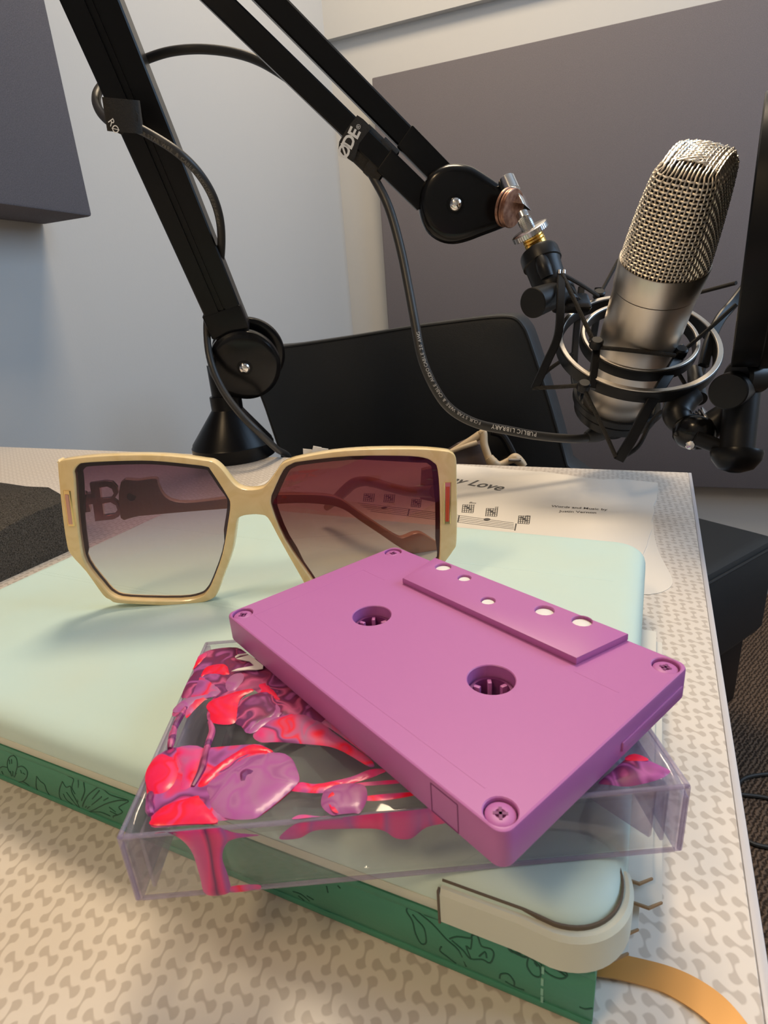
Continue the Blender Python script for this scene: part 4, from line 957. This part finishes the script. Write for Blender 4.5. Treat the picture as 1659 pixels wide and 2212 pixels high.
# head: teardrop housing
hn = (nu * .97 - wu * .05).normalized(); hx = (CM.col[0] - hn * CM.col[0].dot(hn)).normalized(); hy = hn.cross(hx)
def h2(u, v): p = apl(u, v, HD, hn) - HD; return (p.dot(hx), p.dot(hy))
hd_px = [(904, 450), (905, 422), (915, 394), (934, 371), (960, 358), (985, 355), (1012, 359), (1032, 369), (1060, 387), (1092, 409), (1110, 424), (1120, 444), (1116, 468), (1100, 484), (1080, 494), (1040, 509), (1008, 521), (978, 527), (950, 522), (925, 505), (911, 480)]
h2p = dens([h2(*p) for p in hd_px]); 
if area2(h2p) < 0: h2p = h2p[::-1]
b = B(); 
loft(b, [[HD + hx * p[0] + hy * p[1] + hn * z for p in inset(h2p, i)] for z, i in ((-12, 2), (-11, .6), (-9, 0), (5, 0), (7.5, .8), (9.3, 2.2), (10.4, 4), (11.0, 5.8), (11.3, 7.5))])
hd = obj('head_housing', b, M_blkg, arm); bolt(HD + hn * 11.4 + hx * 1.2, hn, 4.9, hd)
# swivel hardware from head to shock mount
TA = ad(1098, 398, 412); TB = ad(1167, 556, 398); td = (TB - TA).normalized()
K = ad(1106, 450, 405); kn = (-(cray(1106, 450)).normalized() * .62 + CM.col[0] * -.35 + td * .1).normalized()
kn = (-(cray(1106, 450)).normalized() * .8 - CM.col[0] * .75 + CM.col[1] * .18).normalized() * 1.0
kk = (-(cray(1106, 450)).normalized() * .62 - (-CM.col[0]) * .78 + CM.col[1] * .1).normalized()
b = B(); cyl(b, K - kk * 6, K - kk * 3.8, 12.6, n=40, bev=.5); cyl(b, K - kk * 3.2, K - kk * 1, 12.2, n=40, bev=.5); cyl(b, K - kk * .8, K + kk * 1.4, 12.6, n=40, bev=.5); obj('friction_washers', b, M_cop, arm)
b = B(); cyl(b, TA - td * 4, TA + td * 8, 6.2, n=28, bev=.4); obj('cap_screw', b, M_chr, arm)
sdx = frame_of(td)[0]
b = B(); box(b, ad(1120, 428, 408), (9, 13, 15), kk, td.cross(kk).normalized(), td, .6); obj('swivel_block', b, M_chr, arm)
s0, s1 = ad(1127, 462, 403), ad(1146, 504, 400); sd = (s1 - s0).normalized(); Ls = (s1 - s0).length
b = B(); pr = [(0, 4.3)]
for i in range(12): pr += [(1.0 + i * (Ls) / 12, 4.9 if i > 2 else 4.3), (1.0 + (i + .5) * Ls / 12, 4.2)]
lathe(b, s0, sd, pr, 22); obj('threaded_stud', b, M_chrd, arm)
NUT = ad(1145, 501, 399); vv = cray(1148, 508).normalized(); td2 = (td - vv * td.dot(vv)).normalized(); td2 = (td2 + vv * .16).normalized()
b = B(); lathe(b, NUT - td2 * 2.2, td2, [(0, 11.6), (.6, 12.4), (3.6, 12.4), (4.2, 11.6)], 60)
for i in range(46):
    a, c_, d_ = frame_of(td2); an = 2 * math.pi * i / 46; dd = a * math.cos(an) + c_ * math.sin(an); box(b, NUT - td2 * .1 + dd * 12.4, (.9, .75, 3.4), dd, td2.cross(dd), td2)
obj('thumb_nut', b, M_chrd, arm)
BR = ad(1155, 522, 398); b = B(); lathe(b, BR - td2 * 5, td2, [(0, 7.2), (1.5, 7.2), (1.9, 6.6), (2.4, 7.4), (3.6, 7.4), (4, 6.6), (4.6, 7.4), (9, 7.4)], 30); obj('brass_adapter', b, M_brass, arm)

# ================================================================ SHOCK MOUNT
A0 = ad(1340, 850, 420); A1 = ad(1437, 560, 338); ax = (A1 - A0).normalized()
smt = thing('shock_mount', 'black elastic shock mount with two bare metal rings around the microphone', 'shock mount', A0 - ax * 40)
S0 = ad(1165, 551, 398); S1 = ad(1200, 650, 392); sx = (S1 - S0).normalized()
b = B(); lathe(b, S0, sx, [(-2, 12.6), (0, 13.3), (7, 13.3), (7.6, 12.4), (9, 12), (26, 11.2), (34, 10.6), (36, 9)], 36); skt = obj('stand_socket', b, M_plas, smt)
b = B(); f = frame_of(sx, vd)
pv = -(cray(1170, 580)).normalized(); pv = (pv - sx * pv.dot(sx)).normalized()
tube(b, [S0 + sx * 8 + pv * 9 , S0 + sx * 16 + pv * 10.2, S0 + sx * 22 + pv * 9], [4.5, 5, 4.5], 14, 4); obj('socket_boss', b, M_plas, skt)
k0, k1 = ad(1212, 632, 394), ad(1150, 655, 374); b = B(); cyl(b, k0, k1, 8.2, 9.6, 36, .5); obj('locking_knob', b, M_plas, smt)
b = B(); P3 = ad(1215, 640, 398); cyl(b, P3 - sx * 7, P3 + sx * 8, 9.5, n=30, bev=1); box(b, ad(1240, 655, 398), (20, 12, 10), CM.col[0], sx, CM.col[0].cross(sx), 2); obj('pivot', b, M_plas, smt)
RC = A0 + (A1 - A0) * 0.45
a_, b_, _ = frame_of(ax, vd)
def hoop(bm, c, r, hh, th, n=72):
    rg = []
    for i in range(n + 1):
        t_ = 2 * math.pi * i / n; d = a_ * math.cos(t_) + b_ * math.sin(t_)
        rg.append([c + d * (r - th) + ax * -hh, c + d * r + ax * -hh, c + d * r + ax * (hh - .3), c + d * (r - .3) + ax * hh, c + d * (r - th + .3) + ax * hh, c + d * (r - th) + ax * (hh - .3)])
    loft(bm, rg, False, False)
for nm, c, r, hh, th in (('outer_ring', RC - ax * 4, 52.5, 4.0, 4.0), ('inner_ring', RC, 37.5, 3.6, 3.0)):
    b = B(); hoop(b, c, r, hh, th); rg_ = obj(nm, b, M_plas, smt)
    b = B(); hoop(b, c + ax * (hh + .35), r - .5, 0.5, th - .9); obj('bare_rim', b, M_ringm, rg_)
b = B(); hoop(b, A0 - ax * 2, 33, 2.6, 2.4); hoop(b, A0 - ax * 10, 30.5, 2, 4); obj('basket_ring', b, M_plas, smt)
b = B(); lathe(b, A0 - ax * 12, -ax, [(0, 30), (3, 30), (6, 26), (14, 17), (22, 13.5)], 36); obj('basket_base', b, M_plas, smt)
for ps, w_, h_ in (([(1212, 588, 380), (1211, 650, 372), (1205, 725, 370), (1180, 785, 372), (1155, 840, 376)], 2.6, 1.4), ([(1478, 752, 378), (1440, 815, 362), (1400, 880, 356), (1366, 945, 360), (1336, 994, 366)], 3.3, 1.5),
    ([(1292, 622, 430), (1289, 680, 432), (1278, 745, 432)], 2.6, 1.6), ([(1655, 560, 392), (1592, 645, 392), (1555, 690, 388), (1532, 740, 384), (1520, 790, 380)], 3.4, 2.0), ([(1290, 740, 372), (1284, 790, 366), (1278, 840, 362)], 2.4, 1.4), ([(1256, 620, 420), (1246, 700, 424), (1240, 800, 420), (1244, 835, 410)], 2.4, 1.4)):
    b = B(); tube(b, [ad(*p) for p in ps], 0, 8, 6, flat=(w_, h_), nrm=CM.col[2]); obj('arm_strap', b, M_plas, smt)
el = [[(1214, 592, 379), (1255, 615, 395), (1293, 640, 418)], [(1214, 592, 378), (1250, 668, 372), (1284, 742, 368)], [(1296, 636, 420), (1336, 562, 425)], [(1292, 750, 366), (1370, 758, 360), (1458, 768, 362)],
      [(1478, 756, 372), (1530, 712, 366), (1590, 658, 360)], [(1480, 640, 420), (1590, 611, 380)], [(1150, 838, 376), (1205, 836, 372), (1258, 832, 366)], [(1160, 822, 378), (1190, 795, 392), (1235, 765, 410)],
      [(1260, 838, 364), (1300, 920, 362), (1330, 986, 364)], [(1340, 990, 366), (1378, 965, 370), (1405, 915, 378), (1428, 890, 384), (1442, 892, 388)], [(1462, 800, 392), (1480, 830, 396)], [(1212, 590, 381), (1245, 640, 392), (1262, 652, 398)], [(1513, 828, 388), (1535, 740, 400)]]
for ps in el:
    b = B(); tube(b, [ad(*p) for p in ps], 1.35, 8, 5); obj('elastic_cord', b, M_web, smt)
for u, v, d in ((1294, 636, 420), (1288, 742, 366), (1470, 760, 370), (1261, 834, 364)):
    b = B(); lathe(b, ad(u, v, d) - ax * 3, ax, [(0, 3.4), (1, 4.2), (5, 4.2), (6, 3.2)], 18); obj('cord_clip', b, M_plas, smt)
for du in (-5, 5):
    b = B(); cyl(b, ad(1213 + du, 583, 378), ad(1213 + du, 592, 378), 1.1, bev=.2); obj('metal_pin', b, M_chr, smt)

# ================================================================ MICROPHONE
mic = thing('microphone', 'satin nickel studio condenser microphone with woven wire grille held upside in the shock mount', 'microphone', A0 - ax * 8)
mic['label'] = 'satin nickel studio microphone with a woven wire grille standing in the shock mount'
b = B(); lathe(b, A0 - ax * 10, ax, [(0, 22), (.6, 24.2), (2, 24.6), ((A1 - A0).length - 8, 24.6)], 72); mb = obj('body', b, M_nick, mic)
LB = (A1 - A0).length
b = B(); lathe(b, A1 - ax * 17.6, ax, [(0, 24.4), (.5, 25.2), (17, 25.9), (17.6, 25.6), (17.6, 24.4), (13, 24.2)], 72, (True, True)); obj('collar', b, M_nick, mic)
rs = (CM.col[0] - ax * CM.col[0].dot(ax)).normalized(); tc = -(cray(1440, 560)).normalized(); tc = (tc - ax * tc.dot(ax)).normalized()
UN = (rs * math.cos(.55) + tc * math.sin(.55)).normalized(); UN = (UN - ax * UN.dot(ax)).normalized(); UW = ax.cross(UN).normalized()
GH = 55.0
def gdim(t_):
    f = max(t_, 0) / GH; s = 1.0
    if f > .9: s = 1 - .13 * ((f - .9) / .1) ** 2
    return (24.3 - 8.0 * f ** 1.15) * s, (24.3 - 1.0 * f) * s, 2 + 2.2 * min(1, f * 1.4)
def gpt(th, t_, off=0.0):
    n_, w_, e = gdim(t_); c, s = math.cos(th), math.sin(th)
    q = (abs(c / (n_ + off)) ** e + abs(s / (w_ + off)) ** e) ** (-1 / e); x, y = c * q, s * q
    return A1 - ax * 1 + UN * x + UW * y + ax * t_
b = B(); nn = 72
loft(b, [[gpt(2 * math.pi * i / nn, t_, -1.1) for i in range(nn)] for t_ in (-4, 6, 16, 26, 36, 46, GH - .6)] + [[(A1 - ax * 1 + ax * (GH + dz)) + (gpt(2 * math.pi * i / nn, GH, -1.1) - (A1 - ax * 1 + ax * GH)) * sc_ for i in range(nn)] for sc_, dz in ((.85, .9), (.55, 2.0), (.2, 2.5))]); gl = obj('grille_lining', b, M_dark, mic)
b = B(); sp_ = 2.2; nr = round(GH / sp_)
NV = 68
def wire(pts, ref, r=0.5):
    P = pts; m_ = len(P); rings = []; prev = None
    for i, p in enumerate(P):
        d = (P[min(i + 1, m_ - 1)] - P[max(i - 1, 0)]).normalized(); a = (ref - d * ref.dot(d)).normalized()
        rings.append(circ(p, a, a.cross(d), r, 5))
    loft(b, rings, False, False)
for k in range(nr + 1):
    t_ = k * sp_ + .3
    if t_ > GH: break
    wire([gpt(2 * math.pi * (i / 2 + .5 * 0) / NV, t_, 0.42 * math.cos(math.pi * (i / 2 * 1.0)) * (1 if k % 2 else -1) if i % 2 == 0 else 0) for i in range(2 * NV + 1)], ax)
done = set()
for j in range(NV):
    th = 2 * math.pi * (j + .0) / NV
    ph = th % (2 * math.pi)
    if abs(math.cos(ph)) >= abs(math.sin(ph)): o2 = (math.pi - ph) % (2 * math.pi); rf = UW
    else: o2 = (-ph) % (2 * math.pi); rf = UN
    j2 = round(o2 / (2 * math.pi) * NV) % NV
    key = tuple(sorted((j, j2)))
    if key in done: continue
    done.add(key)
    def side(jj): return [gpt(2 * math.pi * jj / NV, k * sp_ * .5, (0.42 * (1 if (k // 2 + jj) % 2 else -1)) * (-1 if True else 1) if k % 2 == 0 else 0) for k in range(0, 2 * nr + 1)]
    s1_, s2_ = side(j), side(j2)[::-1]
    p, q = s1_[-1], s2_[0]
    L_ = (q - p).length; m_ = max(2, int(L_ / 1.3)); crest = ax * 1.5
    topp = [p.lerp(q, i / m_) + ax * (.7 + 3.0 * (1 - (2 * i / m_ - 1) ** 2) + .38 * math.cos(math.pi * (i * 1.3 / sp_ + j))) for i in range(1, m_)] if L_ > 2 else []
    if j == j2: wire(s1_, rf)
    else: wire(s1_ + topp + s2_, rf)


obj('grille_mesh', b, M_wire, gl, smooth=60)
# connector under the microphone
xlr = A0 - ax * 34
# ================================================================ MICROPHONE CABLE
def depc(a, b_, n): return [a + (b_ - a) * i / (n - 1) for i in range(n)]
cpx = [(1345, 872, 432), (1318, 905, 436), (1290, 938, 436), (1258, 947, 434), (1220, 947, 430), (1160, 941, 425), (1100, 930, 420), (1030, 915, 415), (975, 885, 412), (940, 840, 411), (912, 775, 411), (895, 690, 412), (882, 620, 414), (868, 550, 416), (850, 480, 418), (832, 430, 419), (805, 380, 424), (775, 325, 427), (720, 262, 425), (672, 210, 422), (620, 168, 424), (560, 132, 428), (500, 113, 432), (430, 106, 436), (365, 112, 440), (310, 130, 444), (270, 150, 446), (228, 178, 440), (209, 205, 434), (213, 235, 425), (238, 262, 415), (285, 272, 402), (330, 294, 404), (385, 330, 408), (430, 375, 420), (462, 430, 440), (477, 490, 470), (476, 560, 505), (462, 620, 525), (450, 670, 538), (447, 720, 530), (455, 780, 522), (480, 840, 522), (520, 895, 522), (560, 935, 530), (598, 970, 560), (625, 990, 600), (640, 1050, 640)]
CP = [ad(*p) for p in cpx]
b = B(); CPP = tube(b, CP, [3.3] * 30 + [3.4] * 10 + [3.3] * 8, 14, 8)
cb = thing('microphone_cable', 'black microphone cable running from the connector up and around the arm', 'cable', CC + Vector((60, 30, 0)))
cj = obj('jacket', b, M_cable, cb)
b = B(); cdn = (CP[2] - xlr).normalized(); c0_ = A0 - ax * 20
tube(b, [c0_, c0_ - ax * 8 , c0_.lerp(CP[2], .5), CP[2].lerp(c0_, .12), CP[3].lerp(CP[2], .3)], [13, 12.5, 10.5, 7.5, 4.2], 20, 6); obj('connector', b, M_rub, cb)
def text_on_path(s, pts, u_start, size, m, par, side=1, flip=False, step_scale=1.0, radius=3.4, tilt=0.0, weight=0.0):
    """letters laid on the cable skin, facing the viewer"""
    bm = B(); L = [0]
    for i in range(1, len(pts)): L.append(L[-1] + (pts[i] - pts[i - 1]).length)
    pos = u_start
    for ch in s:
        wdt = {'I': .35, ' ': .4, 'W': .85, 'M': .8}.get(ch, .66) * size * step_scale
        mid = pos + wdt / 2
        i = next((k for k in range(1, len(L)) if L[k] > mid), None)
        if i is None: break
        f = (mid - L[i - 1]) / max(L[i] - L[i - 1], 1e-6); P = pts[i - 1].lerp(pts[i], f); d = (pts[i] - pts[i - 1]).normalized()
        cam_ = (Vector((0, 0, CAMH)) - P).normalized(); nrm = (cam_ - d * cam_.dot(d)).normalized(); up_ = nrm.cross(d)
        if tilt: nrm, up_ = (nrm * math.cos(tilt) + up_ * math.sin(tilt)), (up_ * math.cos(tilt) - nrm * math.sin(tilt))
        if ch != ' ': text_bm(bm, ch, P + nrm * radius - d * wdt * .46 - up_ * size * .34, d, up_, width=wdt * .86, font_scale_y=1.0 / max(.001, 1), depth=0.06) if False else text_bm(bm, ch, P + nrm * radius - d * wdt * .46 - up_ * size * .34, d, up_, size=size, depth=0.06, bold=.015)
        pos += wdt
    return obj('printed_lettering', bm, m, par, smooth=0)
i0 = 31; seg = CPP[i0 * 8 + 1: 38 * 8]
text_on_path('FOUR STAR WIRE & CABLE AUDIO CABLE 20 AWG HEAVY', seg, 0, 3.5, mat('grey_print_2', (0.16, 0.15, 0.13), .6), cj, tilt=-.45)
seg2 = CPP[5 * 8: 12 * 8]
text_on_path('PUBLIC LIBRARY', seg2, 2, 4.3, M_white, cj, tilt=-.2)
text_on_path('FOUR STAR WIRE & CABLE AUDIO CABLE 20 AWG', seg2, 46, 3.4, mat('grey_print_3', (0.45, 0.44, 0.43), .6), cj, tilt=-.3)

# ================================================================ HOOK-AND-LOOP STRAPS
def wrap(name, c, dr, wx, ny, hw, hh, length, label, m=M_web, r=4):
    """a band around a bar: rounded-rectangle sleeve"""
    b = B(); rg = []
    outl_ = rrect(hw, hh, r, 4); inn = rrect(hw - 1.4, hh - 1.4, r - .8, 4)
    for z, o2 in ((-length / 2, inn), (-length / 2, outl_), (length / 2, outl_), (length / 2, inn)):
        rg.append([c + dr * z + wx * p[0] + ny * p[1] for p in o2])
    loft(b, rg, False, False); return b
d1 = (b1b - b1a).normalized(); f1 = .38
c1 = ad(800, 330, 422) 
tie = thing('cable_tie', 'black hook-and-loop tie with white lettering on the upper arm bar', 'cable tie', c1, 'black hook-and-loop cable ties on the arm')
cA = ad(788, 318, 420)
b = wrap('x', cA - d1 * 3, d1, wu, nu, 12.5, 9.5, 17, ''); bd = obj('band', b, M_web, tie)
b = wrap('x', cA - d1 * 15 + wu * .5, d1, wu, nu, 13.4, 10.4, 13, ''); obj('band', b, M_web, tie)
def onbar(u, v): return apl(u, v, cA + nu * 10.2, nu)
fl = [(731, 322), (733, 306), (748, 280), (772, 249), (785, 258), (803, 276), (790, 292), (776, 310), (768, 338), (762, 350), (742, 336)]
fo = cA + nu * 10.2; frf = (fo, wu, nu.cross(wu), nu)
pf = [((onbar(*p) - fo).dot(frf[1]), (onbar(*p) - fo).dot(frf[2])) for p in fl]
if area2(pf) < 0: pf = pf[::-1]
b = B(); plate(b, pf, [], -.6, .8, frf, .15); flap = obj('tab', b, M_web, tie)
b = B(); p, q = onbar(749, 352), onbar(782, 281); ex = (q - p); Lx = ex.length; ex.normalize(); ey_ = nu.cross(ex)
p0 = onbar(738, 364)
for ch, (u, v) in (('Ø', (747, 347)), ('D', (758, 325)), ('E', (771, 303))):
    text_bm(b, ch, onbar(u, v) + nu * .9, ex, ey_, size=11, depth=.05, bold=.03)
text_bm(b, '®', onbar(776, 282) + nu * .9, ex, ey_, size=4.2, depth=.05)
obj('lettering', b, M_white, flap)
tie2 = thing('cable_tie', 'black hook-and-loop tie around the lower arm holding the cable loop', 'cable tie', ad(275, 252, 408), 'black hook-and-loop cable ties on the arm')
cB = ad(268, 250, 396); dB = (ld + wa * .35).normalized(); wB = (wa - dB * wa.dot(dB)).normalized()
b = wrap('x', cB + na * 2, dB, wB, na, 11.5, 8.0, 19, '', r=5); obj('band', b, M_web, tie2)
b = B(); pts = [ad(u, v, 388) for u, v in ((232, 250), (238, 232), (262, 216), (285, 220), (298, 250), (296, 262), (272, 272), (258, 292), (245, 285))]
o_ = pts[0]; pn = na; ps2 = [((p - o_).dot(wa), (p - o_).dot(pn.cross(wa))) for p in pts]
if area2(ps2) < 0: ps2 = ps2[::-1]
fr9 = (o_, wa, pn.cross(wa), pn)
plate(b, ps2, [], -.8, .8, fr9, .2); f9 = obj('tab', b, M_web, tie2)
b = B(); e9 = (ad(252, 286, 386) - ad(232, 250, 386)).normalized(); text_bm(b, 'RØ', ad(233, 262, 386) + pn * .2, e9, pn.cross(e9), size=7.5, depth=.4); obj('lettering', b, M_white, f9)

# ================================================================ POP FILTER
PD = 318
pop = thing('pop_filter', 'black round pop filter seen edge-on at the right of the microphone', 'pop filter', ad(1600, 970, PD))
pc0, pc1 = ad(1578, 792, PD), ad(1652, 205, PD - 42)
pcen = (pc0 + pc1) / 2; pdv = (pc1 - pc0); prad = pdv.length / 2; pdv.normalize()
pxn = (CM.col[0] * -1.0 + cray(1600, 500).normalized() * .50); pxn = (pxn - pdv * pxn.dot(pdv)).normalized()   # face normal, towards the left
pu = pxn.cross(pdv).normalized()
b = B(); rg = []
for i in range(97):
    t_ = 2 * math.pi * i / 96; d = pdv * math.cos(t_) + pu * math.sin(t_)
    rg.append([pcen + d * r_ - pxn * z for r_, z in ((prad - 5, 0.4), (prad - 4.4, 0), (prad - .6, 0), (prad, .6), (prad, 12.5), (prad + .9, 13), (prad + .9, 17), (prad, 17.6), (prad - 4.4, 17.6), (prad - 5, 17))])
loft(b, rg, False, False)
hp = obj('hoop', b, M_blk, pop)
M_mesh = clear('pop_mesh', (0.10, 0.10, 0.11), 1.3, .4, .35, (0.02, 0.02, 0.02))
for z in (3, 14):
    b = B(); lathe(b, pcen - pxn * z, pxn, [(0, prad - 4.8), (.25, prad - 4.8)], 64); obj('mesh_screen', b, M_mesh, hp)
b = B(); cyl(b, ad(1612, 790, PD + 8), ad(1606, 822, PD + 10), 7.5); cyl(b, ad(1590, 815, PD), ad(1640, 812, PD + 6), 9.5, bev=1.5); obj('hoop_joint', b, M_plas, pop)
kd0, kd1 = ad(1572, 846, PD - 6), ad(1600, 832, PD + 14)
b = B(); cyl(b, kd0, kd1, 9.8, n=40, bev=.7); obj('tightening_knob', b, M_plas, pop)
b = B(); cyl(b, ad(1607, 815, PD + 12), ad(1590, 985, PD + 12), 9.2, n=36, bev=.5); obj('stem', b, M_plas, pop)
b = B(); lathe(b, ad(1592, 972, PD + 12), (ad(1590, 985, PD + 12) - ad(1607, 815, PD + 12)), [(0, 9.5), (.2, 13.2), (2, 13.6), (6, 12.6), (11, 9), (13, 3)], 40); obj('stem_base', b, M_blk, pop)
# clamp holding the pop filter on the mount
cl = thing('clamp', 'black ball-joint clamp joining the pop filter to the shock mount', 'clamp', ad(1495, 940, 350))
b = B(); tube(b, [ad(1500, 850, 362), ad(1478, 868, 362), ad(1462, 895, 360), ad(1474, 922, 356)], [7, 8, 8.5, 6], 16, 6); obj('bracket_arm', b, M_plas, cl)
b = B(); lathe(b, ad(1505, 905, 350), (ad(1495, 960, 346) - ad(1505, 905, 350)), [(0, 4), (1, 8), (4, 11), (8, 12.3), (13, 11.5), (17, 8), (19, 3)], 30); bj = obj('ball_joint', b, M_blkg, cl)
b = B(); lathe(b, ad(1491, 962, 333), -cray(1491, 962).normalized(), [(0, 2.6), (.8, 2.2), (1.2, .1)], 16); obj('screw', b, M_chr, bj)
b = B()
for i in range(4): c = ad(1510 + i * 6, 916 - i * 3.5, 350 - i); lathe(b, c, (ad(1560, 890, 342) - ad(1510, 916, 350)), [(0, 7), (.3, 8.2), (1.0, 8.2), (1.3, 7)], 26)
obj('washer_stack', b, M_chrd, cl)
b = B(); cyl(b, ad(1527, 925, 347), ad(1592, 880, 340), 8.2, 7.2, 32, .4); obj('clamp_barrel', b, M_plas, cl)
b = B(); cyl(b, ad(1500, 945, 340), ad(1580, 975, 334), 4.6, 4.2, 20, .4); obj('clamp_rod', b, M_plas, cl)
b = B(); cyl(b, ad(1508, 862, 372), ad(1500, 800, 392), 5.5, 4.5); obj('clamp_post', b, M_plas, cl)
